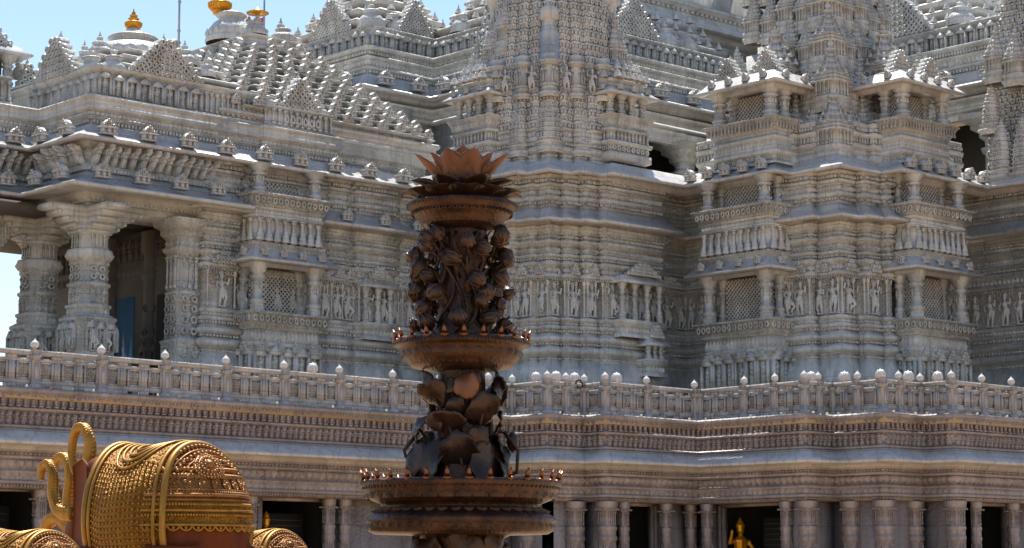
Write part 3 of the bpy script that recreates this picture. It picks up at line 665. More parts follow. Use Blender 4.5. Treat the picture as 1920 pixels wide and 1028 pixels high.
# ------------------------------------------------------------------ balconies
def pillar_mb(m, x, y, z0, z1, hw):
    p = nsq(x, y, hw, .2, 1); h = z1-z0
    pr = [(.07,0),(.07,.1),(.02,.13),(.02,.24),(.06,.26),(.06,.3),(-.03,.33),(-.03,.68),(.04,.70),(.05,.75),(-.02,.77),(-.02,.8),(.08,.83),(.08,.87),(.16,.92),(.18,.95),(.22,1.0)]
    sweep(m, p, [(o*hw/.25, z0+q*h) for o, q in pr], True)
    row(m, U_PETAL, p, .02*hw/.25, z0+.13*h, hw*.7, .1*h, .03, True, allsides=True); row(m, U_DENT, p, -.03*hw/.25, z0+.5*h, hw*.6, .14*h, .03, True, allsides=True)
def balcony(parent, a, d, nr, wd, dep, levels, label=None):
    """two-storey carved balcony on a wall; a = wall point at its middle"""
    a = np.array(a,float); d = np.array(d,float); nr = np.array(nr,float)
    e = part_empty("balcony", parent, (*(a), 9.0))
    if label: e['label'] = label
    def box_line(off, w2, inset=0): # open polyline around the three sides, outer side on the right
        p0 = a-d*w2-nr*1.1; p1 = a-d*w2+nr*off; p2 = a+d*w2+nr*off; p3 = a+d*w2-nr*1.1
        return [p0,p1,p2,p3]
    def sw(pr, name, m, off, w2, rows=(), cap=None):
        b = MB(); ln = box_line(off, w2); sweep(b, ln, pr)
        for (u, o, z, pitch, h, dp) in rows: row(b, u, ln, o, z, pitch, h, dp)
        if cap is not None:
            P, O = offs(ln)
            for (o, z) in cap: q = P+O*o; b.add(np.c_[q, np.full(4,z)], [(0,1,2,3)])
        return b.build(name, m, e)
    w2 = wd/2
    for lv in levels:
        k, zb, zr, zt = lv           # kind, foot, rail top, eave tip
        if k == 'roof': sw([(-.1,zb-.6),(-.1,zb+.01)], "footing", "marble", dep-.2, w2-.15)
        if k == 'ground':
            sw([(.14,8.0),(.14,zb+.3),(.05,zb+.35),(.05,zr-1.35),(.12,zr-1.3),(.12,zr-1.2),(.03,zr-1.15),(0,zr-1.1),(0,zr-.66),(.08,zr-.62),(.08,zr-.52)], "base", "marble", dep-.25, w2-.2,
               [(U_ARCH,.05,zb+.35,.62,zr-1.4-zb-.3,.16),(U_PETAL,0,zr-1.1,.2,.42,.1),(U_DENT,.08,zr-.6,.13,.07,.04)])
            ln = box_line(dep-.25, w2-.2)
            for (aa, dd, nn, l) in edges(ln, .05):
                if l < .6: continue
                m_ = max(1, int(round(l/.85)))
                for i in range(m_): b = MB(); pediment(b, aa+dd*((i+.5)*l/m_)+nn*.1, dd, nn, .7*l/m_, zr-1.6, .42, .2, 3); b.build("base_gable", "marble", e)
        elif k == 'mid':
            sw([(.05,zb-.1),(.05,zb+.05),(.12,zb+.1),(.12,zb+.2),(0,zb+.22),(0,zr-.95),(.08,zr-.92),(.1,zr-.84),(.02,zr-.8),(.02,zr-.62),(.1,zr-.6),(.1,zr-.52)], "base", "marble", dep-.2, w2-.15,
               [(U_COL,0,zb+.22,.42,zr-.95-zb-.22,.12),(U_BELL,.0,zb+.25,.42,zr-1.3-zb,.18),(U_PETAL,.02,zr-.8,.19,.17,.08),(U_DENT,.12,zb+.1,.13,.08,.03)])
        else:
            sw([(.1,zb),(.1,zb+.12),(.02,zb+.15),(.02,zb+.4),(.12,zb+.45),(.16,zb+.55),(.05,zb+.65),(.02,zb+.7),(.02,zr-.9),(.1,zr-.85),(.1,zr-.75),(0,zr-.7),(0,zr-.55)], "base", "marble", dep-.2, w2-.15,
               [(U_RING,.02,zb+.16,.26,.22,.05),(U_PETAL,.02,zb+.7,.2,max(.15,zr-.9-zb-.75),.08)])
        # flared seat-back railing
        sw([(.0,zr-.56),(.06,zr-.54),(.08,zr-.48),(.3,zr-.06),(.36,zr-.04),(.36,zr+.03),(.2,zr+.04)], "railing", "marble_carved", dep-.2, w2-.15,
           [(U_COL if k == 'roof' else U_RING,.2,zr-.43,.2 if k == 'roof' else .3,.36,.09),(U_DENT,.36,zr-.03,.15,.05,.02)], cap=[(.2,zr+.04),(0,zr+.0)])
        # pillars
        hw = .2 if k != 'roof' else .22
        for s in (-1,1):
            b = MB(); p = a+d*s*(w2-.42)+nr*(dep-.32); pillar_mb(b, p[0], p[1], zr-.15, zt, hw); b.build("pillar", "marble", e)
            b = MB(); p = a+d*s*(w2-.42)+nr*.12; pillar_mb(b, p[0], p[1], zr-.15, zt, hw*.8); b.build("pillar", "marble", e)
        # pierced screen in the wall
        b = MB(); sw_ = wd-1.3; st = a-d*sw_/2+nr*.17
        shrine_lattice(b, st, d, nr, sw_, zr-.1, zt-.1, .05, .2, .05)
        b.build("screen", "marble_plain", e)
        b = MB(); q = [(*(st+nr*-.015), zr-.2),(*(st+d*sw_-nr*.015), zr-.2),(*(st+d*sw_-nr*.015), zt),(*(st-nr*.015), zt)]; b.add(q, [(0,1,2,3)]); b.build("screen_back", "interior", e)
        if k != 'mid':
            th = .6
            sw([(-dep+.3,zt+.02)]+[(o-.05,z) for o,z in chajja(zt+.02,.62,.02,th)], "eave", "marble_smooth", dep-.2, w2-.15)
            rowobj("antefix", U_ANTE, box_line(dep-.2, w2-.15), .25, zt+.22, 1.0, .4, .25, e, sw=.3)
            b = MB(); P, O = offs(box_line(dep-.2, w2-.15)); b.add(np.c_[P, np.full(4,zt+th+.0)], [(0,1,2,3)]); b.build("roof_slab", "marble_plain", e)
    return e
LV = [('ground',9.3,12.36,14.42),('mid',15.05,17.22,18.46)]
X, Y = np.array([1.,0]), np.array([0,1.])
balcony(hall, (51.95,71.1), X, -Y, 3.7, 1.44, LV)
balcony(rt, (68.4,59.05), -Y, -X, 4.0, 1.3, LV)
balcony(rt, (73.55,54.2), X, -Y, 3.9, 1.3, LV)
# small aedicules with a canopy on the wall of the hall and on the right side of the middle tower
def aedicule(parent, a, d, nr, wd, z0, z1, dep=.35):
    a = np.array(a,float); d = np.array(d,float); nr = np.array(nr,float); b = MB(); w2 = wd/2
    ln = [a-d*w2, a-d*w2+nr*dep, a+d*w2+nr*dep, a+d*w2]
    sweep(b, ln, [(.1,z0-.75),(.1,z0-.6),(0,z0-.55),(0,z0-.3),(.1,z0-.25),(.12,z0-.05),(.12,z0),(-dep,z0)])
    sweep(b, ln, [(-dep,z1),(.0,z1-.02),(.2,z1-.06),(.22,z1),(.1,z1+.12),(-.05,z1+.25),(-.05,z1+.3),(-dep,z1+.3)])
    pediment(b, a+nr*dep, d, nr, wd*.8, z1+.3, .55, .3, 4)
    for s in np.linspace(-1,1,3 if wd < 1.8 else 4): 
        p = a+d*s*(w2-.12)+nr*(dep-.12); pillar_mb(b, p[0], p[1], z0, z1, .09)
    row(b, U_PETAL, ln, 0, z0-.55, .2, .25, .08)
    return b.build("aedicule", "marble", parent)
aedicule(hall, (57.25,70.75), X, -Y, 1.6, 12.5, 14.05)
aedicule(cen, (65.0,62.85), X, -Y, 2.5, 12.5, 14.1, .6); aedicule(cen, (65.6,62.85), X, -Y, 1.0, 10.9, 11.5, .8)
aedicule(cen, (60.05,68.0), -Y, -X, 2.2, 12.5, 14.1, .6)

# ------------------------------------------------------------------ porch of the hall
PORCH = [(30,74.9),(43.15,74.9),(43.15,71.05),(49.3,71.05)]
b = MB(); sweep(b, PORCH, [(-2.2,15.95),(-.6,15.95),(-.55,16.0),(-.15,16.05),(-.1,16.2),(.1,16.25),(.15,16.4)], False, 0, 4)
row(b, U_DENT, PORCH, .1, 16.25, .2, .12, .06)
b.build("beam", "marble", hall)
b = MB(); sweep(b, PORCH[:3]+[(49.9,71.05)], [(-.6,16.42)]+chajja(16.5,1.7,.1,.95), False, 0, 4); 
b.build("eave", "marble_smooth", hall)
rowobj("antefix", U_ANTE, PORCH, 1.0, 16.9, 1.9, .66, .42, hall, sw=.34)
b = MB(); PB = PORCH[:3]+[(48.9,71.05)]
sweep(b, PB, [(.3,17.36),(.3,17.5),(.22,17.52),(.22,17.62),(.05,17.64),(.05,18.4),(.3,18.44),(.3,18.5)])
row(b, U_BRACK, PB, .05, 17.64, .42, .78, .75); row(b, U_DENT, PB, .22, 17.36, .16, .14, .12)
b.build("bracket_frieze", "marble", hall)
def big_pillar(x, y, z0=7.7, z1=16.0, hw=.63):
    e = part_empty("pillar", hall, (x,y,z0)); p = nsq(x,y,hw,.17,2); b = MB()
    sweep(b, p, [(.45,z0),(.45,z0+1.3),(.38,z0+1.4),(.40,z0+1.9),(.3,z0+2.0),(.3,z0+2.25),(.36,z0+2.3),(.36,z0+2.45),(.2,z0+2.55)], True)
    row(b, U_PETAL, p, .3, z0+2.0, .25, .25, .08, True, allsides=True); b.build("base", "marble", e)
    b = MB()
    sweep(b, p, [(.2,10.25),(.2,10.35),(.22,11.55),(.26,11.6),(.26,11.7),(.05,11.85),(.05,12.05),(.1,12.1),(.1,12.2),(0,12.25),(0,12.9),(.06,12.95),(.06,13.05),(-.02,13.1),(-.02,13.75),(.02,13.8),(.02,13.9)], True)
    row(b, U_ARCH, p, .21, 10.4, .42, 1.15, .14, True, allsides=True); row(b, U_FIG, p, 0, 12.28, .3, .58, .08, True, allsides=True); row(b, U_RING, p, -.02, 13.15, .34, .3, .07, True, allsides=True); row(b, U_RING, p, -.02, 13.45, .34, .3, .07, True, allsides=True); row(b, U_PETAL, p, .05, 11.86, .2, .18, .06, True, allsides=True)
    b.build("shaft", "marble_carved", e)
    b = MB(); lathe(b, (x,y,0), [(.62,13.85),(.76,13.9),(.87,14.05),(.91,14.25),(.87,14.36),(.62,14.42),(.58,14.46)], 20)
    v = []
    for i in range(20):
        an = i/20*2*math.pi; c_, s_ = math.cos(an), math.sin(an); vv, q, t = U_HANG
        tx = np.array([-s_,c_]); rd = np.array([c_,s_])
        Xp = np.array([x,y])[None]+rd[None]*(.83+vv[:,1:2]*.14)+tx[None]*(vv[:,0:1]*.28); b.add(np.c_[Xp, 13.95+vv[:,2]*.35], q if len(q) else None, t)
    b.build("ring_capital", "marble", e)
    b = MB(); sweep(b, p, [(-.05,14.4),(-.05,14.95),(.06,15.0),(.1,15.1),(.02,15.14),(.02,15.2)], True); row(b, U_COL, p, -.05, 14.45, .2, .5, .06, True, allsides=True)
    # cross-shaped stepped bracket
    for k, (ex, z) in enumerate([(.35,15.15),(.65,15.38),(1.0,15.6),(1.4,15.8)]):
        zz = z+.24
        b.box(x-hw-ex, x+hw+ex, y-.42-.02*k, y+.42+.02*k, z, zz); b.box(x-.43-.02*k, x+.43+.02*k, y-hw-ex, y+hw+ex, z+.004, zz-.004)
        for sx in (-1,1): b.box(x+sx*(hw+ex)-.06, x+sx*(hw+ex)+.06, y-.5, y+.5, z+.04, zz-.05); b.box(x-.5, x+.5, y+sx*(hw+ex)-.06, y+sx*(hw+ex)+.06, z+.045, zz-.055)
    b.build("bracket_capital", "marble", e)
    for k, (dx, dy) in enumerate([(-1,0),(0,-1),(-1,-1)]):
        if k < 2:
            for s in (-.32,.32): 
                px, py = x+dx*(hw+.26)+(s if dx == 0 else 0), y+dy*(hw+.26)+(s if dy == 0 else 0); figure(hall, (px,py,10.35), np.array([dx,dy]), 1.15)
    return e
for x, y in [(43.75,71.75),(43.75,75.55),(39.3,75.55)]: big_pillar(x, y)
# scalloped arch hanging between the two left pillars of the porch
b = MB(); xs_ = np.linspace(43.1, 39.9, 25)
for xa, xb in zip(xs_[:-1], xs_[1:]):
    f = (43.1-(xa+xb)/2)/3.2; zb_ = 15.55-2.3*abs(2*abs(f-.12)-.0)**1.3 if f > .12 else 15.55-.9*(.12-f)/.12
    b.box(min(xa,xb), max(xa,xb), 75.35, 75.75, max(12.6, zb_+.10*abs(math.sin(f*22))), 15.96)
b.build("arch", "marble_carved", hall)
# engaged porch pilaster at the door jamb
b = MB(); p = nsq(47.95,71.55,.49,.15,1)
sweep(b, p, [(.2,7.7),(.2,9.8),(.1,9.9),(.12,11.0),(.16,11.1),(.02,11.2),(.02,13.0),(.06,13.05),(.0,13.1),(0,14.6),(.1,14.7),(.14,14.85),(.03,14.95),(.03,15.2),(.2,15.4),(.2,15.6),(.4,15.75),(.45,16.0)], True)
row(b, U_FIG, p, .12, 10.0, .45, .95, .1, True); row(b, U_RING, p, .02, 11.3, .4, .38, .08, True); row(b, U_RING, p, .02, 11.75, .4, .38, .08, True); row(b, U_RING, p, .02, 12.2, .4, .38, .08, True); row(b, U_RING, p, .02, 12.6, .4, .36, .08, True)
row(b, U_COL, p, 0, 13.2, .24, 1.3, .08, True); row(b, U_PETAL, p, .03, 14.95, .22, .25, .08, True); b.build("pilaster", "marble_carved", hall)
# inside of the porch: side wall with pilasters, doorway with dark glass
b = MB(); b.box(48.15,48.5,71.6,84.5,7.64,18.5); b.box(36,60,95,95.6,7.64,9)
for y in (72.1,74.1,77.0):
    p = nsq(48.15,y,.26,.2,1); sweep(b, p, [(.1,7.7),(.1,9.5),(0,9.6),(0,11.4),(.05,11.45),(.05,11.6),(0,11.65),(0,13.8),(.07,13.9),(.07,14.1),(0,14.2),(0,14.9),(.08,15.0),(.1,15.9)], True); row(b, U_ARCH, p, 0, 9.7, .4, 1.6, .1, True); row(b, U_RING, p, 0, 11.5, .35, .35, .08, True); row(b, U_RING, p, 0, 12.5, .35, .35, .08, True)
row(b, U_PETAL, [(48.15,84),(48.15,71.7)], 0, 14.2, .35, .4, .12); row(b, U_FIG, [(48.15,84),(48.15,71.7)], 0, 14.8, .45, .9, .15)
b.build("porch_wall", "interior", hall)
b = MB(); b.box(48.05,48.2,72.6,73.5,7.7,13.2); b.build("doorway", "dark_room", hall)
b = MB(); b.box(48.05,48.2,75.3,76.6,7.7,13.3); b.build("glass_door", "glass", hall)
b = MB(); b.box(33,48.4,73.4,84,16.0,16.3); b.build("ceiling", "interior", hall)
# unseen walls added behind everything, closing the hall against the light
b = MB(); b.box(60.2,95,83,83.4,7.64,19); b.box(61.6,61.9,67,83,7.64,18.5); b.build("light_blocker", "interior", hall)
# ------------------------------------------------------------------ parapet and roofs of the hall
PAR = [(28,74.95),(43.2,74.95),(43.2,71.1),(49.4,71.1),(49.4,71.45),(51.6,71.45),(51.6,71.15),(55.6,71.15),(55.6,71.8),(61.0,71.8)]
b = MB(); sweep(b, PAR, [(.0,19.1),(-.12,19.3),(-.12,19.5),(.0,19.52),(.02,19.6),(-.08,19.64),(-.08,19.86),(.08,19.9),(.14,20.0),(.1,20.06),(.1,20.3),(.16,20.34),(.16,20.42),(-.4,20.46)])
row(b, U_DENT, PAR, -.12, 19.34, .16, .14, .1); row(b, U_HANG, PAR, -.08, 19.62, .2, .22, .12); row(b, U_DENT, PAR, .02, 19.56, .12, .05, .05)
b.build("parapet", "marble", hall)
b = MB(); strips(b, PAR, .3, 92, 20.1, 20.44); b.build("roof_slab", "marble_plain", hall)

def tiered_roof(parent, name, cx, cy, hx, hy, z0, tiers, th, inset, bells=True, notch=.9, unit_pitch=1.25, gables=True):
    """stepped pyramid: every tier is a bright curved ledge over a recessed band with little bell turrets and gables on it"""
    b = MB(); o_ = MB()
    for k in range(tiers):
        x, y = hx-inset*k, hy-inset*k; z = z0+th*k; n = min(notch, x*.3, y*.3)
        if x < .4 or y < .4: break
        # stepped corners, and a shallow projection in the middle of each side; clockwise
        q = [(x-n,y),(x-n,y-n*.35),(x,y-n*.35),(x,-y+n*.35),(x-n,-y+n*.35),(x-n,-y),(-x+n,-y),(-x+n,-y+n*.35),(-x,-y+n*.35),(-x,y-n*.35),(-x+n,y-n*.35),(-x+n,y)]
        q = [(cx+a, cy+c) for a, c in q][::-1]
        sweep(b, q, [(-.25,z),(-.25,z+.48*th),(-.1,z+.5*th),(.06,z+.6*th),(.1,z+.68*th),(.1,z+.76*th),(0,z+.86*th),(-.2,z+.95*th),(-inset+.0,z+1.0*th),(-inset-.25,z+1.0*th)], True)
        row(b, U_DENT, q, -.25, z+.25*th, .16, .2*th, .07, True)
        if bells: row(o_, U_ANTE, q, .04, z+.76*th, unit_pitch, th*1.0, .3, True, sw=.42)
        if gables: row(o_, U_BELL, q, -.2, z+.02*th, unit_pitch*.34, th*.42, .12, True, sw=.5)
    o = b.build(name, "marble_plain", parent)
    o_.build("roof_ornament", "marble_plain", o)
    return o
py = tiered_roof(hall, "pyramid_roof", 55.75, 79.8, 5.7, 8.2, 20.95, 10, .432, .45, unit_pitch=.95)
b = MB(); P0 = [(49.9,90),(49.9,71.75),(61.6,71.75)]
sweep(b, P0, [(-.1,20.3),(.05,20.42),(.05,20.6),(-.05,20.64),(-.05,20.8),(.2,20.86),(.25,20.95),(.1,21.05),(-.6,21.08)]); b.build("pyramid_base", "marble_plain", hall)
b = MB(); b.box(50.4,61.1,72.2,88,20.4,21.0); b.box(51.6,59.9,73.4,86.2,21.0,22.4); b.box(53,58.6,75,84.6,22.4,24); b.build("roof_core", "marble_plain", hall)
# crown of the pyramid: ledge block, bell domes, dark finials
ZP = 20.95+10*.432
b = MB(); sweep(b, [(54.3,83.6),(54.3,76.1),(57.1,76.1),(57.1,83.6)], [(-.1,ZP-.3),(-.1,ZP-.05),(.1,ZP),(.12,ZP+.1),(.0,ZP+.2),(.0,ZP+.4),(.15,ZP+.45),(.15,ZP+.52),(-.3,ZP+.6),(-.7,ZP+.75)], True, cap=True)
b.build("pyramid_crown", "marble_plain", hall)
def dome(x, y, z, r, h, parent):
    mb = MB(); bell_dome(mb, x, y, z, r, h); return mb.build("bell_dome", "marble", parent)
def bell_dome(mb, x, y, z, r, h=1.0):
    lathe(mb, (x,y,z), [(r,0),(r*1.04,.06*h),(r*.98,.2*h),(r*.98,.24*h),(r*.9,.42*h),(r*.72,.6*h),(r*.5,.72*h),(r*.5,.78*h),(r*.62,.84*h),(r*.56,.92*h),(r*.28,.97*h),(r*.2,1.0*h)], 24)
    v, q, t = U_PETAL
    for i in range(20):
        an = i/20*2*math.pi; tx = np.array([-math.sin(an),math.cos(an)]); rd = np.array([math.cos(an),math.sin(an)])
        Xp = np.array([x,y])[None]+rd[None]*(r*.98+v[:,1:2]*.07*r)+tx[None]*(v[:,0:1]*.28*r); mb.add(np.c_[Xp, z+.2*h+v[:,2]*.22*h], None, t)
def pot(x, y, z, s, mat_="gold", parent=None, name="gold_pot"):
    b = MB(); lathe(b, (x,y,z), [(.16*s,-.05*s),(.3*s,0),(.3*s,.05*s),(.2*s,.09*s),(.3*s,.14*s),(.44*s,.26*s),(.5*s,.4*s),(.5*s,.5*s),(.42*s,.56*s),(.28*s,.6*s),(.22*s,.66*s),(.34*s,.72*s),(.34*s,.76*s),(.18*s,.8*s),(.24*s,.9*s),(.24*s,.96*s),(.1*s,1.02*s),(.14*s,1.1*s),(.05*s,1.2*s),(.03*s,1.34*s),(0,1.4*s)], 20)
    for i in range(20):   # flutes of the belly
        an = i/20*2*math.pi; tube(b, [(x+math.cos(an)*.32*s,y+math.sin(an)*.32*s,z+.15*s),(x+math.cos(an)*.49*s,y+math.sin(an)*.49*s,z+.32*s),(x+math.cos(an)*.5*s,y+math.sin(an)*.5*s,z+.5*s)], .035*s, 4, False)
    return b.build(name, mat_, parent, True)
for q_ in ((54.9,78.4,ZP+.55,1.15,1.55),(54.9,76.6,ZP+.6,.62,.7),(56.5,76.6,ZP+.55,.62,.7),(57.6,77.2,ZP-.1,.6,.8),(52.6,79.6,ZP-.3,.55,.9),(51.6,79.9,ZP-1.1,.5,.9)): dome(*q_, hall)
def spike(x, y, z, s, parent, name="stone_finial"):
    b = MB(); lathe(b, (x,y,z), [(.5*s,0),(.52*s,.1*s),(.25*s,.2*s),(.2*s,.3*s),(.42*s,.5*s),(.46*s,.68*s),(.36*s,.86*s),(.18*s,.96*s),(.24*s,1.04*s),(.1*s,1.2*s),(.13*s,1.28*s),(0,1.7*s)], 14); return b.build(name, "marble", parent, True)
pot(54.6, 78.9, ZP+2.0, 1.05, parent=hall); pot(55.6, 78.0, ZP+1.15, .62, parent=hall)
spike(55.1, 76.65, ZP+1.1, .42, hall); spike(56.4, 76.65, ZP+1.05, .42, hall); spike(57.3, 77.6, ZP+.75, .48, hall); spike(57.7, 77.1, ZP+.65, .48, hall); spike(52.0, 79.9, ZP-.3, .4, hall); spike(60.1,77.2,ZP-.6,.4,hall)
b = MB(); lathe(b, (55.1,76.65,ZP+1.62), [(.1,0),(.5,.05),(.52,.1),(.2,.22),(.06,.34),(0,.4)], 14); b.build("gold_parasol", "gold", hall, True)

# porch roof: niches, gables, ledges, bell dome and pot
PX, PY = 48.3, 76.2
b = MB(); q = [(43.9,80),(43.9,71.8),(52.6,71.8)]
sweep(b, q, [(0,20.4),(.0,20.55),(.12,20.58),(.12,20.66),(.0,20.7),(-.05,21.7),(.1,21.76),(.12,21.86),(-.3,21.9)])
for s in range(3): pass
row(b, U_ARCH, [(44,76.9),(44,71.8)], .0, 20.72, .55, .9, .14); row(b, U_ARCH, [(43.9,71.9),(48.8,71.9)], .1, 20.72, .6, .9, .14); row(b, U_COL, [(48.9,71.9),(51.6,71.9)], .1, 20.72, .28, .8, .12)
b.build("roof_drum", "marble", hall)
for q_ in (((43.85,75.0),-Y,-X,3.2,21.85,1.7,.5,6),((47.1,71.75),X,-Y,3.6,21.85,1.55,.5,6)): b = MB(); pediment(b, *q_); b.build("roof_gable", "marble", hall)
def ledge_ring(cx, cy, hx, hy, z, o=.25, th=.4, n=.8):
    q = [(hx-n,hy),(hx-n,hy-n),(hx,hy-n),(hx,-hy+n),(hx-n,-hy+n),(hx-n,-hy),(-hx+n,-hy),(-hx+n,-hy+n),(-hx,-hy+n),(-hx,hy-n),(-hx+n,hy-n),(-hx+n,hy)]
    return [(cx+a,cy+c) for a,c in q][::-1]
b = MB()
for k,(h,z,th) in enumerate([(3.75,21.85,.55),(3.1,22.45,.5),(2.5,22.95,.45)]):
    q = ledge_ring(PX,PY,h,h,z,n=.7); sweep(b, q, [(-.3,z-.2),(-.3,z+.4*th),(.0,z+.5*th),(.18,z+.62*th),(.2,z+.75*th),(0,z+.9*th),(-.5,z+th),(-.9,z+th)], True); row(b, U_PETAL, q, -.3, z, .22, .2, .1, True)
b.box(PX-3.4,PX+3.4,PY-3.4,PY+3.4,20.4,21.85)
b.build("roof_ledge", "marble_plain", hall)
for q_ in ((PX,PY,23.35,1.75,1.35),(PX-2.3,PY-1.1,23.1,.55,.7),(PX+1.1,PY-2.3,23.1,.55,.7),(PX-3.2,PY-1.4,22.6,.4,.6),(PX+1.6,PY-3.2,22.5,.4,.6),(44.6,73.4,21.7,.62,.95),(45.2,72.7,21.7,.62,.95)): dome(*q_, hall)
for x,y,z in [(PX-2.3,PY-1.1,23.7),(PX+1.1,PY-2.3,23.7),(PX-3.2,PY-1.4,23.1),(PX+1.6,PY-3.2,23.0),(44.6,73.4,22.55),(45.2,72.7,22.55),(PX-1.6,PY+2.2,23.4),(PX+2.6,PY-1.0,23.2)]: spike(x,y,z,.32,hall)
b = MB(); lathe(b, (PX,PY,24.55), [(.35,0),(.6,.05),(.66,.14),(.5,.24),(.3,.28),(.32,.36),(.2,.42)], 20); b.build("ribbed_disc", "marble", hall, True)
pot(PX, PY, 24.85, .72, parent=hall)
# gabled dormer on the parapet
b = MB(); sweep(b, [(51.9,72.5),(51.9,71.25),(55.3,71.25),(55.3,72.5)], [(0,20.4),(0,20.5),(.08,20.52),(.0,20.56),(-.04,21.25),(.1,21.3),(.12,21.38),(-.3,21.42)])
row(b, U_COL, [(51.9,72.5),(51.9,71.25),(55.3,71.25)], -.03, 20.58, .3, .66, .12); row(b, U_RING, [(52.6,71.25),(54.6,71.25)], .03, 20.62, .35, .5, .06)
pediment(b, (53.6,71.3), X, -Y, 2.1, 21.4, 1.35, .5, 5); bell_dome(b, 52.2,71.8,21.4,.35,.5); bell_dome(b, 55.0,71.8,21.4,.35,.5); b.box(52,55.2,71.6,73,20.4,21.4)
b.build("dormer", "marble", hall)
# roofs further left: pavilion with gables
b = MB(); q = [(29,75.5),(42.2,75.5)]
sweep(b, q, [(0,20.4),(0,20.55),(.12,20.58),(.12,20.66),(0,20.7),(-.05,21.55),(.1,21.6),(.12,21.7),(-.6,21.75)]); row(b, U_COL, q, 0, 20.72, .3, .8, .14); b.box(30,42.2,75.7,80,20.4,21.6); b.build("roof_drum", "marble", hall)
b = MB(); q2 = [(40.8,85),(40.8,80.6),(45.3,80.6),(45.3,84)]
sweep(b, q2, [(.15,20.4),(.15,21.4),(.25,21.5),(.1,21.6),(.1,22.2),(.2,22.3),(0,22.4)]); row(b, U_COL, q2, .1, 21.6, .34, .62, .14); b.box(40.9,45.2,80.7,85,20.4,22.4); b.build("pavilion_base", "marble", hall)
for x in (41.2,42.5,43.8,45.0):
    b = MB(); pillar_mb(b, x, 80.9, 22.35, 24.05, .17); b.build("pillar", "marble", hall)
b = MB(); b.box(41,45.1,81.6,81.9,22.4,24.1); b.build("pavilion_wall", "interior", hall)
b = MB(); sweep(b, q2, [(-.8,24.05),(.0,24.05),(.45,23.98),(.5,24.04),(.5,24.1),(.15,24.35),(-.05,24.5),(-.6,24.55)]); b.build("eave", "marble_smooth", hall)
b = MB(); pediment(b, (43.6,80.7), X, -Y, 2.9, 24.45, 1.2, .5, 5); b.build("roof_gable", "marble", hall)
b = MB(); pediment(b, (45.9,80.6), X, -Y, 1.3, 22.5, 1.3, .4, 5); b.build("roof_gable", "marble", hall)
for q_ in ((43.2,82.6,24.5,1.3,1.1),(46.6,81.4,21.9,.6,1.1),(45.9,81.4,23.3,.4,.7),(41.7,77.5,21.7,.6,1.0)): dome(*q_, hall)
for x,y,z,s in [(43.2,82.6,25.5,.45),(46.6,81.4,22.9,.3),(45.9,81.4,23.95,.25),(41.7,77.5,22.6,.35)]: spike(x,y,z,s,hall)

# ------------------------------------------------------------------ spire of the middle tower
SC = (64.2,67.0)
def mirror_poly(p, ap):  # reflect across the diagonal through ap
    return [(ap[0]+(y-ap[1]), ap[1]+(x-ap[0])) for x,y in reversed(p)]
half = [(61.4,64.2),(62.0,64.2),(62.0,63.95),(62.6,63.95),(62.6,63.7),(63.25,63.7),(63.25,63.5),(64.6,63.5),(64.6,63.75),(65.5,63.75),(65.5,64.1),(66.2,64.1),(66.2,66)]
half = grooved(half, .12, .4)
front = mirror_poly(half[1:], (61.4,64.2))+half
# front: outer side on the right, from far left, round the corner, to the right
b = MB()
base = [(-.15,18.9),(.1,19.1),(.12,19.35),(.0,19.4),(.0,19.6),(.14,19.65),(.16,19.85),(.02,19.9),(.02,20.1),(.1,20.14),(.1,20.3),(.0,20.34),(0,20.6),(.12,20.64),(.12,20.72),(.02,20.76)]
sweep(b, front, base); row(b, U_PETAL, front, .0, 19.42, .2, .18, .1); row(b, U_DENT, front, .02, 19.93, .15, .14, .1); row(b, U_PETAL, front, 0, 20.36, .2, .22, .1)
b.build("spire_base", "marble", cen)
b = MB(); rows = []; z = 20.76; pr = []
def shr(z): 
    t = (z-20.76)/18; return 1-.42*t-.35*t**2
k = 0
while z < 33:
    s = shr(z); h = .30
    pr += [(.0,z,s),(.0,z+.18,s),(.05,z+.2,s),(.06,z+.26,s),(.0,z+.3,s)]; z += h; k += 1
sweep(b, front, pr, cen=SC)
b.build("spire", "marble_lattice", cen)
b = MB(); z = 20.76; k = 0; ctr = np.array(SC)
while z < 33:
    s = shr(z); q = [tuple(ctr+(np.array(p)-ctr)*s) for p in front]
    row(b, U_RING if k % 2 else U_ARCH, q, .0, z-.01, .27, .24, .09); z += .3; k += 1
b.build("spire_lattice", "marble_lattice", cen)
b = MB(); b.box(62.9,65.4,65.7,68.6,19,24); b.box(63.3,64.9,66.1,68.0,24,34); b.build("spire_core", "marble_plain", cen)
def bullet(x, y, z, w, h, parent, name="mini_spire"):
    m = MB(); n = 9; p = nsq(x,y,w,.2,2); pr = []
    sweep(m, p, [(.08,z-.5),(.08,z-.4),(.16,z-.35),(.16,z-.25),(.02,z-.2),(.02,z-.08),(.12,z-.04),(.12,z+.0)], True)
    for i in range(n):
        f = i/n; s = (1-.12*f-.62*f**2.4); zz = z+h*.86*f; dh = h*.86/n
        pr += [(0,zz,s),(0,zz+dh*.55,s),(.035,zz+dh*.62,s),(.035,zz+dh*.85,s),(0,zz+dh,s)]
        q = [(x+(a-x)*s,y+(c-y)*s) for a,c in p]; row(m, U_ARCH if i % 2 else U_RING, q, 0, zz, .2, dh*.8, .06, True)
    sweep(m, p, pr, True, cen=(x,y))
    lathe(m, (x,y,z+h*.86), [(w*.3,-.1),(w*.3,0),(w*.5,.03*h),(w*.5,.06*h),(w*.2,.08*h),(w*.28,.11*h),(w*.12,.15*h),(0,.22*h)], 12)
    return m.build(name, "marble_lattice", parent)
bullet(61.7,64.5,20.1,.52,2.15,cen); bullet(60.85+.3,65.75,20.0,.45,1.9,cen); bullet(63.0,64.0,20.0,.45,1.9,cen)
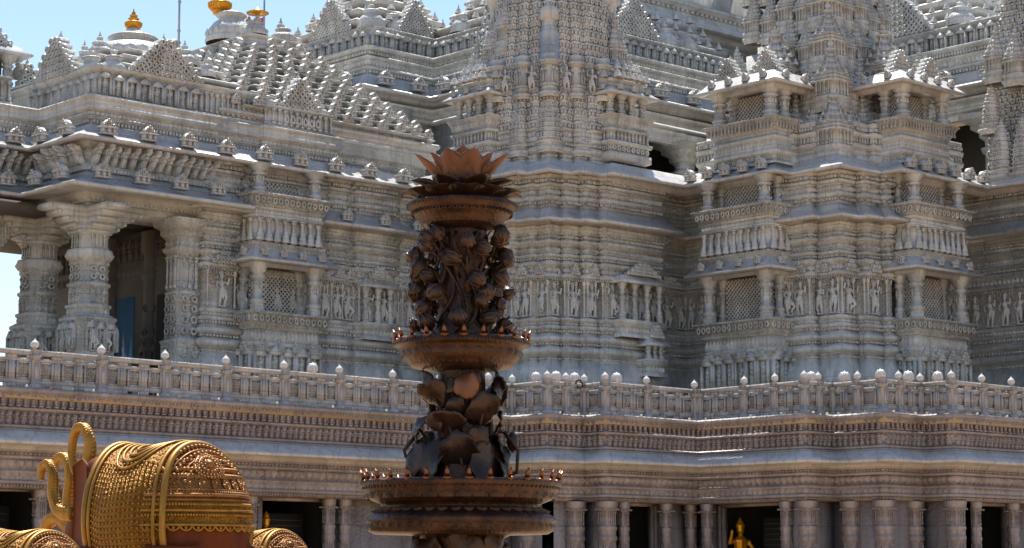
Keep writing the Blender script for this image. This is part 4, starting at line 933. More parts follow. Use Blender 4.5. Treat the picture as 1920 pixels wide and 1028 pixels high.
# band of standing figures between the little spires and the lattice
b = MB()
for x,y in [(61.5,64.3),(62.7,63.9),(61.1,65.5),(63.9,63.5),(60.75,66.7)]:
    b = MB(); p = nsq(x,y,.3,.2,2); sweep(b, p, [(.05,22.0),(.05,22.12),(.1,22.16),(.1,22.24),(0,22.28),(0,22.5),(.04,22.53),(.04,22.6),(0,22.63),(0,23.4),(.04,23.44),(.06,23.52),(.1,23.56),(.1,23.62),(0,23.66),(0,23.9)], True); row(b, U_ARCH, p, 0, 22.66, .2, .7, .05, True); b.build("spire_pilaster", "marble", cen)
for x,y in [(62.1,63.85),(61.0,64.85),(63.3,63.5),(60.6,66.1)]:
    figure(cen, (x,y,22.35), np.array([-.7,-.7]), 1.05, 2)
# tall slim stem rising from the middle of the front
b = MB(); p = nsq(61.75,64.55,.34,.2,1); sweep(b, p, [(.1,23.6),(.1,23.75),(0,23.8),(0,24.9),(-.06,25.0),(-.1,25.5)], True); lathe(b, (61.75,64.55,25.4), [(.25,0),(.3,.05),(.42,.12),(.42,.5),(.36,.62),(.2,.7),(0,.8)], 14); b.build("spire_stem", "marble", cen)
# pillared side balconies of the spire
def side_balcony(a, d, nr, wd, z0):
    a = np.array(a); e = part_empty("spire_balcony", cen, (*a, z0)); b = MB(); ln = [a-d*wd/2-nr*.6, a-d*wd/2+nr*.7, a+d*wd/2+nr*.7, a+d*wd/2-nr*.6]
    sweep(b, ln, [(-.1,z0-1.9),(.1,z0-1.8),(.1,z0-1.5),(0,z0-1.45),(0,z0-1.2),(.12,z0-1.15),(.15,z0-1.0),(0,z0-.95),(0,z0-.6),(.1,z0-.55),(.1,z0-.45),(-.02,z0-.4),(.0,z0-.3),(.2,z0+.1),(.24,z0+.14),(.0,z0+.16),(-.6,z0+.16)])
    row(b, U_COL, ln, .0, z0-.95, .22, .36, .1); row(b, U_RING, ln, 0.02, z0-1.45, .28, .26, .07); row(b, U_PETAL, ln, 0.04, z0-.32, .2, .35, .14); b.build("railing", "marble", e)
    b = MB(); q = [a-d*wd/2, a+d*wd/2]
    for s in (-1,-.33,.33,1): 
        b = MB(); p = a+d*s*(wd/2-.15)+nr*.5; pillar_mb(b, p[0], p[1], z0+.1, z0+1.05, .12); b.build("pillar", "marble", e)
    b = MB(); sweep(b, ln, [(-.8,z0+1.05),(.0,z0+1.05),(.32,z0+1.0),(.36,z0+1.05),(.36,z0+1.1),(.1,z0+1.3),(-.1,z0+1.4),(-.12,z0+1.6),(0,z0+1.65),(0,z0+1.75),(-.3,z0+1.8),(-.32,z0+2.1),(-.2,z0+2.15),(-.2,z0+2.25),(-.7,z0+2.4)])
    row(b, U_BELL, ln, -.05, z0+1.75, .36, .55, .3); row(b, U_BELL, ln, -.35, z0+2.2, .4, .5, .3); row(b, U_ANTE, ln, .15, z0+1.2, .8, .32, .2, sw=.3); b.build("canopy", "marble", e)
    m = turret(.55, 1.5, False); me = m.mesh("turret"); me.materials.append(M['marble']); inst("turret", me, e, Matrix.Translation((*(a-nr*.1), z0+1.9)))
side_balcony((65.0,63.65), X, -Y, 2.3, 21.3)
side_balcony((60.85,67.8), -Y, -X, 2.3, 21.3)
tb = turret(.42, 3.2); tme = tb.mesh("turret"); tme.materials.append(M['marble'])
for x,y,z in [(61.3,67.6,23.4),(65.1,63.9,23.3),(61.3,66.8,24.2),(66.0,64.3,22.6),(61.2,68.6,22.4)]: inst("turret", tme, cen, Matrix.Translation((x,y,z)))
for x,y in [(61.7,67.7),(65.3,64.6)]:
    b = MB(); lathe(b, (x,y,22.5), [(.45,0),(.45,2.6),(.5,2.65),(.62,2.75),(.66,2.9),(.58,3.05),(.4,3.1),(.42,4.2),(.55,4.3),(.6,4.5),(.45,4.7),(.2,4.8)], 16); b.build("ringed_shaft", "marble", cen)

# ------------------------------------------------------------------ upper stages of the right tower: corner stacks, balconies, turrets
b = MB(); ST = [(69.0,62.6),(69.0,57.2),(69.3,57.2),(69.3,56.3),(69.65,56.3),(69.65,55.45),(70.5,55.45),(70.5,55.1),(71.4,55.1),(71.4,54.8),(77.6,54.8)]
sweep(b, ST, [(-.2,18.9),(.12,19.1),(.12,19.4),(.0,19.45),(0,19.65),(.14,19.7),(.2,19.85),(.04,19.9),(.04,20.15),(.16,20.2),(.2,20.35),(.02,20.4),(.02,20.6),(.1,20.64),(.1,20.8),(-.5,20.9),(-.8,21.6),(-1.6,21.7)])
row(b, U_PETAL, ST, 0, 19.46, .2, .18, .12); row(b, U_COL, ST, .04, 19.92, .2, .24, .1); row(b, U_DENT, ST, .02, 20.44, .14, .14, .1)
b.build("upper_base", "marble", rt)
LU = [('roof',19.0,20.95,22.42)]
balcony(rt, (69.0,58.95), -Y, -X, 3.7, 1.35, LU); balcony(rt, (73.5,54.8), X, -Y, 3.6, 1.35, LU)
b = MB()
for k in range(8): b.box(70.75+.5*k, 77.2-.25*k, 56.55+.5*k, 62.6-.25*k, 19.2+.02*k, 21.2+1.95*k)
b.build("tower_core", "marble", rt)
big = turret(.72, 3.5); bme = big.mesh("turret"); bme.materials.append(M['marble'])
mid = turret(.52, 2.9); mme = mid.mesh("turret"); mme.materials.append(M['marble'])
TUR = []
for k in range(7):            # the corner stack: turrets climbing inward, more and more of them side by side
    x, y, z = 69.85+.49*k, 55.65+.49*k, 19.35+1.95*k
    TUR.append((bme, x, y, z-(.35 if k == 0 else 0), 1.0-.03*k))
    for j in range(1, 3 if k == 0 else 4 if k < 3 else 5):
        f = 1.0 if j < 3 else .9
        TUR.append((mme, x+.12*j, y+1.12*j, z+.1+(.25 if j % 2 == 0 else 0), f)); TUR.append((mme, x+1.12*j, y+.12*j, z+.1+(.25 if j % 2 == 0 else 0), f))
wide = turret(1.0, 2.6, False); wme = wide.mesh("turret"); wme.materials.append(M['marble'])
for (cx, cy) in ((70.0,58.9),(73.5,55.7)): TUR.append((wme, cx, cy, 23.0, 1.0))
for (cx, cy) in ((69.3,60.5),(75.1,55.0),(70.9,61.6),(76.4,56.4)): TUR.append((mme, cx, cy, 22.6, .8))
for me, x, y, z, s in TUR: inst("turret", me, rt, Matrix.Translation((x,y,z)) @ Matrix.Scale(s,4))
for (a, d, nr, wd) in (((67.95,60.2),-Y,-X,1.5),((67.95,58.0),-Y,-X,1.4),((72.5,53.75),X,-Y,1.4),((74.6,53.75),X,-Y,1.5)):
    b = MB(); pediment(b, np.array(a)-np.array(nr)*.35, d, nr, wd, 23.05, 1.0, .4, 5); b.build("roof_gable", "marble", rt)
b = MB(); ln = [(68.1,60.6),(68.1,57.3),(69,57.3)]; sweep(b, ln, [(0,22.9),(.1,22.95),(.1,23.05),(-.6,23.1)])
ln = [(71.9,54.8),(71.9,53.85),(75.2,53.85),(75.2,55)]; sweep(b, ln, [(0,22.9),(.1,22.95),(.1,23.05),(-.6,23.1)])
b.build("roof_ledge", "marble", rt)

# tower at the right edge: latticed spire flank
b = MB(); pr = []; z = 19.2; FRS = [(79.4,54.6),(79.4,53.2),(78.95,53.2),(78.95,52.3),(78.5,52.3),(78.5,44)]; rg = MB(); k = 0
while z < 33:
    s = 1-.004*(z-19.2)-.0010*(z-19.2)**2; pr += [(0,z,s),(0,z+.18,s),(.05,z+.2,s),(.06,z+.26,s),(0,z+.3,s)]
    q = [(83+(x-83)*s, 46+(y-46)*s) for x,y in FRS]; row(rg, U_RING if k % 2 else U_ARCH, q, 0, z, .27, .25, .1); z += .3; k += 1
sweep(b, FRS, pr, cen=(83,46)); b.build("spire", "marble_lattice", fr); rg.build("spire_lattice", "marble_lattice", fr)
b = MB(); b.box(80,90,40,53.5,7.64,33); b.build("spire_core", "marble_plain", fr)
for x,y,z,w_,h in [(78.2,53.0,19.4,.42,2.2),(78.2,51.9,19.4,.42,2.2),(78.4,53.6,21.6,.36,1.8)]: bullet(x,y,z,w_,h,fr)
for x,y,z in [(78.3,53.2,23.3),(78.3,52.2,23.0)]: inst("turret", mme, fr, Matrix.Translation((x,y,z)))
# ------------------------------------------------------------------ upper storey of the great hall behind the towers
UH = [(66.1,110),(66.1,82.4),(70.5,82.4),(70.5,74.9),(88.2,74.9),(88.2,40)]
up = thing("upper_hall", "broad upper storey of the temple with open porches and carved gables, behind the spire", "temple", (70,82,19))
b = MB(); 
def wall_run(a, c, z0, z1, th=.4):
    wallseg(a, c, z0, z1, b)
wall_run((66.1,110),(66.1,82.4),18,25.6); wall_run((66.1,82.4),(70.5,82.4),18,25.6); wall_run((70.5,82.4),(70.5,74.9),18,25.6)
wall_run((70.5,74.9),(73.0,74.9),18,25.6); wall_run((84.8,74.9),(88.2,74.9),18,25.6); wall_run((73,74.9),(84.8,74.9),24.2,25.6); wall_run((73,74.9),(84.8,74.9),18,20.4)
wall_run((88.2,74.9),(88.2,70.5),18,25.6); wall_run((88.2,70.5),(88.2,58.5),24.6,25.6); wall_run((88.2,58.5),(88.2,40),18,25.6)
b.box(67.4,68.6,81.9,82.5,18,25.4); b.box(70.0,70.6,77.2,78.6,18,25.4)
sweep(b, UH, [(.0,24.9),(.2,24.95),(.2,25.1),(.05,25.15),(.05,25.35),(.35,25.4),(.4,25.6)])
b.build("wall", "marble_plain", up)
b = MB(); b.box(73,84.8,79.5,80,18,25.4); b.box(92.5,93,58,72,18,25.4); b.box(72.9,84.9,75.2,80,18,18.3); b.box(73,73.2,75.2,80,18,25); b.box(84.7,84.9,75.2,80,18,25); b.box(88.4,93,58,58.3,18,25); b.box(88.4,93,70.6,70.8,18,25); b.build("porch_interior", "interior", up)
for x,y in [(81.9,75.3),(88.6,66.5),(88.6,60.4)]:
    b = MB(); p = nsq(x,y,.42,.2,1); sweep(b, p, [(.1,18),(.1,20.3),(.1,20.5),(0,20.6),(0,22.6),(.1,22.7),(.15,22.95),(0,23.0),(0,23.3),(.2,23.5),(.2,23.7),(.5,23.9),(.5,24.1),(.9,24.3),(.9,24.6)], True); row(b, U_DENT, p, 0, 21.2, .2, 1.0, .04, True); b.build("pillar", "marble", up)
b = MB(); sweep(b, [(73.0,74.6),(84.8,74.6)], [(0,19.5),(0,20.3),(.3,20.6),(.35,20.7),(.1,20.72)]); row(b, U_COL, [(73,74.6),(84.8,74.6)], 0.02, 19.6, .35, .7, .1); b.build("parapet", "marble", up)
b = MB(); sweep(b, UH, [(-3.0,25.95)]+chajja(25.98,1.25,.1,1.0)); b.build("eave", "marble_smooth", up)
rowobj("antefix", U_ANTE, UH, .8, 26.25, 2.6, .8, .5, up, sw=.32)
b = MB(); sweep(b, UH, [(.08,26.9),(.0,27.0),(0,27.2),(.18,27.25),(.2,27.35),(.05,27.4),(.05,27.75),(.2,27.8),(.25,27.9),(.1,27.95),(.1,28.2),(.3,28.25),(.34,28.4),(-.6,28.46)])
row(b, U_HANG, UH, .05, 27.42, .24, .32, .14); row(b, U_DENT, UH, 0, 27.02, .2, .16, .12); row(b, U_DENT, UH, .1, 27.98, .18, .16, .1); b.build("cornice", "marble", up)
U2 = [(66.9,110),(66.9,83.2),(71.3,83.2),(71.3,75.7),(89.0,75.7),(89.0,40)]
b = MB(); sweep(b, U2, [(0,28.4),(.1,28.45),(.1,28.55),(0,28.6),(-.03,29.6),(.12,29.65),(.15,29.8),(-.5,29.85),(-.7,29.9)])
row(b, U_ARCH, U2, -.01, 28.6, .62, .98, .2); b.build("figure_panel", "marble_carved", up)
b = MB(); strips(b, U2, .1, 112, 28.0, 28.42); b.box(66.9,71.3,83.2,112,28.42,29.8); b.box(71.3,89,75.9,112,28.42,29.8); b.box(89,112,40,112,28.0,28.4); b.build("roof_slab", "marble_plain", up)
b = MB(); sweep(b, [(89,75.9),(89,40)], [(-.3,28.4),(-.3,29.8),(-6,29.85)]); b.build("roof_edge", "marble_plain", up)
for (a, d, nr, wd, h) in (((66.9,86.5),-Y,-X,3.6,1.9),((69.9,83.2),X,-Y,2.4,1.8),((78.6,75.7),X,-Y,3.8,2.0),((89.0,66.5),-Y,-X,4.6,2.2)):
    b = MB(); pediment(b, a, d, nr, wd, 29.85, h, .5, 7); b.build("roof_gable", "marble", up)
def cushion_roof(cx, cy, hx, hy, z0, n=5):
    b = MB()
    for k in range(n):
        x, y = hx-.55*k, hy-.55*k; q = ledge_ring(cx,cy,x,y,0,n=.8); z = z0+.75*k
        sweep(b, q, [(-.3,z-.15),(-.3,z+.12),(.1,z+.2),(.22,z+.36),(.2,z+.5),(-.05,z+.62),(-.4,z+.7),(-.9,z+.72)], True); row(b, U_PETAL, q, -.3, z-.1, .3, .25, .12, True); row(b, U_BELL, q, .0, z+.5, .95, .5, .35, True, sw=.4)
    b.build("roof_tier", "marble_plain", up)
cushion_roof(70.5,87.2,3.4,3.4,29.9); cushion_roof(75.6,80.2,3.9,3.9,29.9); cushion_roof(93.5,68,3.6,5.5,29.9); cushion_roof(84,80.4,3,4,29.9,3)
for x,y in [(67.6,84.0),(72,76.5),(74.5,76.3),(81.6,76.4),(83.2,76.4),(89.6,63),(89.6,70),(69.0,84),(71.8,79.0),(71.8,81.5)]: dome(x, y, 29.85, .75, 1.1, up)
for x,y in [(67.6,84.0),(74.5,76.3),(81.6,76.4),(89.6,63)]: spike(x,y,30.8,.4,up)
tb2 = turret(.9, 5.0); t2 = tb2.mesh("turret"); t2.materials.append(M['marble'])
for x,y,z in [(72.4,78.5,29.9),(73.0,76.8,29.9),(90.0,73.0,29.9)]: inst("turret", t2, up, Matrix.Translation((x,y,z)))

# ------------------------------------------------------------------ highest block at the back
bk = thing("temple_block", "highest pale block of the temple with a heavy overhanging cornice, far behind the right tower", "temple", (92,80,20))
BK = [(74,79.3),(92.3,79.3),(92.3,72.3),(112,72.3)]
b = MB(); sweep(b, BK, [(-.6,20),(-.6,31.4),(-.2,31.5),(-.2,31.7),(.2,31.8),(.2,32.1),(.55,32.2),(.9,32.25),(.95,32.4),(.6,32.7),(.35,33.1),(.35,33.3),(.75,33.4),(.8,33.6),(-1.2,33.8),(-1.2,42)]); row(b, U_DENT, BK, .35, 33.12, .4, .16, .12)
b.build("wall", "marble_plain", bk)
for x in np.arange(82.5,92,1.55):
    b = MB(); p = nsq(x,79.2,.36,.2,1); sweep(b, p, [(.1,28),(.1,28.5),(0,28.6),(0,30.3),(.15,30.5),(.2,30.8),(.4,31.1),(.5,31.4)], True); b.build("pillar", "marble_plain", bk)
b = MB(); b.box(74,92,79.8,81,20,42); b.box(92.8,112,73.4,76,20,42); b.build("core", "marble_plain", bk)

# flags
def flag(x, y, z, h, colr, label, cloth=True):
    t = thing("flag_pole", label, "flag pole", (x,y,z)); b = MB(); tube(b, [(x,y,z),(x,y,z+h)], [.06,.04], 8)
    for k in range(4): lathe(b, (x,y,z+h*.3*k), [(.06,0),(.1,.04),(.06,.1)], 8)
    b.build("pole", "steel", t)
    if cloth:
        for c_, zz, ww in colr:
            m = MB(); n = 6; v = []
            for i in range(n):
                for (k,o) in ((0,0),(1,0)): v.append((x-.05-ww*i/(n-1)*.73, y+ww*i/(n-1)*.5+.05*math.sin(i*1.7), zz+.42*k-.06*i))
            m.add(v, [(2*i,2*i+2,2*i+3,2*i+1) for i in range(n-1)]); m.build("flag", c_, t)
flag(52.6, 79.2, 24.8, 4.5, [], "slim steel pole standing left of the large gold pot on the pyramid roof", False)
flag(57.6, 79.6, 25.5, 4.0, [('red',27.4,.55)], "pole with a small red flag right of the large gold pot")
flag(91.2, 68.6, 31.0, 4.0, [('red',33.6,.7),('blue',33.0,.6)], "pole with small red and blue flags above the roof at upper right")

# ------------------------------------------------------------------ bronze lamp column in the foreground
LD_ = 30.0; lr = (865-960)/4000*LD_*1.0
LC = W(lr, LD_)
lamp = thing("lamp_column", "tall brown bronze lamp column with lotus top, tiers of flames and big leaves", "lamp column", (LC.x,LC.y,0))
FWD = (W(0,1)-W(0,0)); RGT = (W(1,0)-W(0,0)); CA = math.atan2(-FWD.y,-FWD.x)    # angle that faces the camera
def at(a, r, z):  # cylindrical about the lamp: angle 0 faces the camera, positive to the right
    an = CA+a; return Vector((LC.x+math.cos(an)*r, LC.y+math.sin(an)*r, z))
def lat(prof, name, n=48, m='bronze', parent=None):
    b = MB(); lathe(b, (LC.x,LC.y,0), [(r,z) for r,z in prof], n); return b.build(name, m, parent or lamp, False)
def radial(mb, unit, r, z, count, h, dep, wd=1.0, flip=False, a0=0.0):
    v, q, t = unit
    for i in range(count):
        an = 2*math.pi*i/count+a0; rd = np.array([math.cos(an),math.sin(an)]); tx = np.array([-rd[1],rd[0]]); pt = 2*math.pi*r/count*wd
        Xp = np.array([LC.x,LC.y])[None]+rd[None]*(r+v[:,1:2]*dep)+tx[None]*(v[:,0:1]*pt); mb.add(np.c_[Xp, z+v[:,2]*h], q if len(q) else None, t if len(t) else None)
def petal(mb, a, r0, z0, ln, wd, tilt, curl, thick=.018, cup=.25):
    """a lotus petal rooted at radius r0: leaning out by tilt, its tip curling outward by curl"""
    n, m_ = 7, 5; base = at(a, r0, z0); an = CA+a; rd = Vector((math.cos(an),math.sin(an),0)); tx = Vector((-math.sin(an),math.cos(an),0)); up_ = Vector((0,0,1))
    P = []; p = base.copy(); th = tilt
    for i in range(n):
        f = i/(n-1); wv = wd*(math.sin(math.pi*min(1,(f*.82+.18)))**.8)*(1 if f < .95 else .3); nrm = rd*math.cos(th)-up_*math.sin(th)
        for j in range(m_):
            s = (j/(m_-1)-.5)*2; P.append(p+tx*(s*wv/2)-nrm*(cup*wv*(s*s)*.5))
        th += curl/(n-1); p = p+(rd*math.sin(th)+up_*math.cos(th))*(ln/(n-1))
    V = [tuple(x) for x in P]+[tuple(x-(rd*.7+up_*.3)*thick) for x in P]; o = n*m_
    q = [(i*m_+j,i*m_+j+1,(i+1)*m_+j+1,(i+1)*m_+j) for i in range(n-1) for j in range(m_-1)]
    q += [(o+a_,o+d_,o+c_,o+b_) for a_,b_,c_,d_ in q]
    q += [(i*m_,(i+1)*m_,o+(i+1)*m_,o+i*m_) for i in range(n-1)]+[(i*m_+m_-1,o+i*m_+m_-1,o+(i+1)*m_+m_-1,(i+1)*m_+m_-1) for i in range(n-1)]
    mb.add(V, q)
zl = lambda v: 1.7+(1085-v)*.00756
# lotus crown
crown = part_empty("lotus_crown", lamp, (LC.x,LC.y,zl(385)))
for k in range(5): b = MB(); petal(b, k*2*math.pi/5+.1, .17, zl(348), .54, .50, .06, .12, cup=.45); b.build("petal", "copper", crown, True)
for k in range(7): b = MB(); petal(b, k*2*math.pi/7+.42, .30, zl(350), .50, .52, .16, .30, cup=.4); b.build("petal", "copper", crown, True)
for a_ in (-1.5,1.45,-2.3,2.3): b = MB(); petal(b, a_, .30, zl(350), .60, .36, .75, -.1, cup=.5); b.build("petal", "copper", crown, True)
b = MB(); lathe(b, (LC.x,LC.y,0), [(0,zl(300)),(.2,zl(305)),(.3,zl(330)),(.34,zl(350)),(.3,zl(362)),(.26,zl(380)),(.3,zl(390))], 24); b.build("seed_head", "bronze_leaf", crown, True)
for k in range(11): b = MB(); petal(b, k*2*math.pi/11+.1, .50, zl(388), .42, .44, .75, .75, cup=.35); b.build("petal", "bronze_leaf", crown, True)
for k in range(7): b = MB(); petal(b, k*2*math.pi/7+.45, .34, zl(370), .46, .46, .9, .4, cup=.35); b.build("petal", "bronze_leaf", crown, True)
lat([(.5,zl(380)),(.74,zl(384)),(.80,zl(388)),(.78,zl(394)),(.72,zl(402)),(.66,zl(413)),(.60,zl(417)),(.60,zl(422)),(.56,zl(426)),(.50,zl(432)),(.36,zl(436))], "bowl")
b = MB(); radial(b, U_RING, .70, zl(411), 44, .09, .03); radial(b, U_DENT, .78, zl(394), 90, .03, .02); radial(b, U_PETAL, .56, zl(427), 50, .05, .03); b.build("bowl_relief", "bronze", lamp)
# stem with vines and buds
lat([(.34,zl(436)),(.36,zl(446)),(.33,zl(452)),(.31,zl(520)),(.33,zl(560)),(.38,zl(590)),(.36,zl(596)),(.42,zl(615)),(.44,zl(640))], "stem", 24)
b = MB(); rv = random.Random(4)
for k in range(14):
    a0 = k*2*math.pi/14; pts = []
    for i in range(12):
        f = i/11; pts.append(at(a0+.5*math.sin(f*5+k)+.3*f, .37+.05*math.sin(f*9+k)+ .03, zl(640)+(zl(445)-zl(640))*f))
    tube(b, pts, .026, 6)
for k in range(20):   # carved leaves on the stem
    a = k*2.4; petal(b, a, .34, zl(630-k*9.0), .22, .16, .2, .5)
b.build("vine", "bronze", lamp, True)
budm = MB(); lathe(budm, (0,0,0), [(.02,-.1),(.05,-.07),(.085,-.03),(.1,.02),(.09,.07),(.06,.11),(.02,.15),(0,.16)], 12)
for i in range(6): tube(budm, [(math.cos(i*1.047)*.05,math.sin(i*1.047)*.05,-.07),(math.cos(i*1.047)*.105,math.sin(i*1.047)*.105,.02),(math.cos(i*1.047)*.04,math.sin(i*1.047)*.04,.14)], .018, 5)
bud_me = budm.mesh("bud", True); bud_me.materials.append(M['bronze_leaf'])
SB = MB(); NB = 0
for side in range(10):
    a0 = side*math.pi/5+.2
    for j in range(7):
        v_ = 452+j*27+rv.uniform(-9,9); a = a0+rv.uniform(-.3,.3); r = .56+rv.uniform(-.07,.12)
        if math.cos(a) > .62 and rv.random() < .6: continue
        p = at(a, r, zl(v_)); o = inst("bud", bud_me, lamp, Matrix.Translation(p) @ Matrix.Rotation(rv.uniform(-1.2,1.2),4,'X') @ Matrix.Rotation(rv.uniform(-1,1),4,'Y') @ Matrix.Scale(rv.uniform(.85,1.25),4))
        SB = MB(); tube(SB, [at(a+.15,.34,zl(v_+34)), at(a+.1,.46,zl(v_+22)), at(a,r-.02,zl(v_+6))], .018, 5); SB.build("stalk", "bronze", o, True)
for sgn in (1,):   # two bare stalks leaning out to the right over the middle bowl
    b = MB(); tube(b, [at(1.5,.35,zl(640)),at(1.5,.5,zl(618)),at(1.55,.68,zl(600))], .022, 6); tube(b, [at(1.4,.35,zl(636)),at(1.45,.52,zl(628)),at(1.5,.72,zl(612))], .022, 6); tube(b, [at(-1.5,.36,zl(500)),at(-1.5,.55,zl(490)),at(-1.5,.62,zl(486))], .02, 6); b.build("stalk", "bronze", lamp, True)
inst("bud", bud_me, lamp, Matrix.Translation(at(-1.5,.64,zl(487))))
# middle bowl with flames
_fb = MB(); tube(_fb, [(0,0,0),(.015,0,.35),(.03,0,.7),(.05,0,1.0)], [.022,.034,.022,.004], 6); lathe(_fb, (0,0,0), [(.02,-.3),(.06,-.12),(.065,.0),(.05,.06)], 8)
flame_me = _fb.mesh("flame", True); flame_me.materials.append(M['bronze_flame'])
def flames(r, z, n, h, parent, a0=0.0):
    for k in range(n):
        a = k*2*math.pi/n+a0; inst("flame", flame_me, parent, Matrix.Translation(at(a, r, z)) @ Matrix.Rotation(CA+a,4,'Z') @ Matrix.Diagonal((1,1,h,1)))
def bowl(name, prof, rel):
    o = lat(prof, name, 56); b = MB()
    for u, r, z, n, h, dp in rel: radial(b, u, r, z, n, h, dp)
    b.build("relief", "bronze", o); return o
o = bowl("diya_tray", [(.4,zl(640)),(.9,zl(643)),(.96,zl(648)),(.97,zl(655)),(.9,zl(658)),(.86,zl(662)),(.84,zl(676)),(.78,zl(684)),(.74,zl(690)),(.70,zl(695)),(.5,zl(700)),(.34,zl(703))], [(U_PETAL,.84,zl(677),28,.12,.04),(U_DENT,.955,zl(655),110,.03,.02),(U_PETAL,.70,zl(694),50,.06,.04)])
flames(.93, zl(645), 22, .14, o, .06)
# trunk and big lotus leaves
lat([(.33,zl(700)),(.35,zl(760)),(.4,zl(850)),(.5,zl(908))], "trunk", 20, 'bronze')
def leaf(a, r, v_, R0, tilt, turn=0.0, wav=.06, roll=0.0):
    """round dished lotus leaf facing outward at angle a"""
    m = MB(); n, k_ = 28, 6; an = CA+a; rd = Vector((math.cos(an),math.sin(an),0)); tx = Vector((-math.sin(an),math.cos(an),0))
    nr = (rd*math.cos(tilt)+Vector((0,0,1))*math.sin(tilt)+tx*turn).normalized(); u = tx-nr*tx.dot(nr); u.normalize(); v2 = nr.cross(u); c = at(a, r, zl(v_)); V = [tuple(c)]
    ph = rv.uniform(0,6)
    for i in range(1,k_+1):
        for j in range(n):
            t = 2*math.pi*j/n+roll; f = i/k_; rr = R0*f*(1+.10*math.sin(3*t+ph)+.05*math.sin(7*t+2*ph)-.22*max(0,math.cos(t-1.57))**12); d = .16*R0*f*f+wav*f**2.5*R0*5*(.6*math.sin(2*t+ph)+.4*math.sin(3*t+2.3*ph))+.010*math.cos(14*t)*f
            V.append(tuple(c+u*(math.cos(t)*rr*.92)+v2*(math.sin(t)*rr*1.08)-nr*d))
    nn = len(V); back = [tuple(Vector(x)-nr*.018) for x in V]
    tr = [(0,1+j,1+(j+1)%n) for j in range(n)]; q = [(1+i*n+j,1+(i+1)*n+j,1+(i+1)*n+(j+1)%n,1+i*n+(j+1)%n) for i in range(k_-1) for j in range(n)]
    q2 = q+[tuple(nn+x for x in reversed(f)) for f in q]+[(1+(k_-1)*n+j, nn+1+(k_-1)*n+j, nn+1+(k_-1)*n+(j+1)%n, 1+(k_-1)*n+(j+1)%n) for j in range(n)]
    m.add(V+back, q2, tr+[tuple(nn+x for x in reversed(f)) for f in tr]); return m.build("leaf", "bronze_leaf", lamp, True)
LV_ = [(.14,.66,735,.19,.1,0),(-1.5,.66,885,.36,.2,.2),(1.25,.68,885,.34,.2,.1),(-.80,.56,752,.24,-.75,.2),(.55,.62,782,.27,-.7,-.1),(-.3,.60,806,.25,-.8,.1),(.42,.64,830,.17,-.2,.0),(1.0,.62,762,.2,-.2,.5),(-1.25,.55,725,.18,.1,.3),
       (-.95,.62,870,.36,.15,.25),(.0,.56,862,.33,-.65,-.1),(.72,.66,878,.33,.15,.1),(1.35,.60,852,.28,.25,.3),(-1.4,.64,808,.2,.3,.2),(1.3,.6,800,.2,-.1,.3),(-.62,.62,800,.16,-.3,0),(.35,.54,722,.12,.1,0),(-.1,.6,775,.15,-.4,.2),
       (2.2,.6,740,.3,-.3,0),(2.9,.6,800,.35,-.3,0),(3.6,.6,760,.32,-.3,0),(4.3,.6,860,.4,.1,0),(2.5,.6,870,.4,.1,0),(3.2,.6,880,.4,.1,0),(-.35,.5,732,.12,.3,0),(1.5,.55,722,.16,.2,.6)]
for k_, q_ in enumerate(LV_):
    o = leaf(*q_[:4], *q_[4:])
    if k_ == 0: o.data.materials[0] = M['copper']; o['label'] = 'pale copper round leaf facing outward'
b = MB()
for a, r, v_, R0, tl, tn in LV_: tube(b, [at(a+.2,.34,zl(v_+60)), at(a+.1,r*.7,zl(v_+30)), at(a,r-.03,zl(v_))], .022, 6)
for a in (1.5,1.62,-1.5): tube(b, [at(a,.45,zl(905)), at(a,.78,zl(890 if a>0 else 860)), at(a,.8,zl(850)), at(a,.6,zl(815))], .028, 6)
for a, v0 in ((-1.5,700),(1.55,715)): tube(b, [at(a,.4,zl(v0+60)), at(a,.52,zl(v0+20)), at(a,.55,zl(v0))], .02, 6)
b.build("stalk", "bronze", lamp, True)
for a, v0 in ((1.62,835),(1.45,738),(-1.5,742)): 
    b = MB(); lathe(b, tuple(at(a,.72 if v0 > 800 else .5,zl(v0))), [(0,-.14),(.05,-.1),(.09,0),(.07,.1),(0,.17)], 10); b.build("bud", "bronze_leaf", lamp, True)
# great double tray
o = bowl("diya_tray", [(.4,zl(903)),(1.3,zl(906)),(1.40,zl(908)),(1.42,zl(913)),(1.38,zl(920)),(1.36,zl(924)),(1.34,zl(934)),(1.26,zl(942)),(1.14,zl(948)),(1.08,zl(954)),(1.10,zl(958)),(1.2,zl(964)),(1.32,zl(974)),(1.34,zl(980)),(1.3,zl(984)),(1.3,zl(998)),(1.22,zl(1004)),(.7,zl(1006)),(.6,zl(1012))],
     [(U_PETAL,1.32,zl(941),36,.12,.05),(U_HANG,1.28,zl(1000),44,.13,.05),(U_DENT,1.395,zl(913),150,.03,.02),(U_HANG,1.14,zl(972),40,.12,.12),(U_DENT,1.37,zl(923),100,.03,.02)])
flames(1.37, zl(907), 30, .15, o, .1)
lat([(.6,zl(1008)),(.55,zl(1040)),(.6,zl(1100)),(.75,zl(1150)),(1.0,.6),(1.2,.5),(1.25,.3),(1.6,.28),(1.6,0)], "foot", 24)
for a, r, v_, R0, tl in [(-.7,.68,1020,.25,0.1),(.1,.7,1022,.3,0),(.85,.68,1018,.25,.1),(-1.4,.7,1020,.22,.1),(1.4,.7,1030,.22,.1)]: leaf(a, r, v_+14, R0, tl)

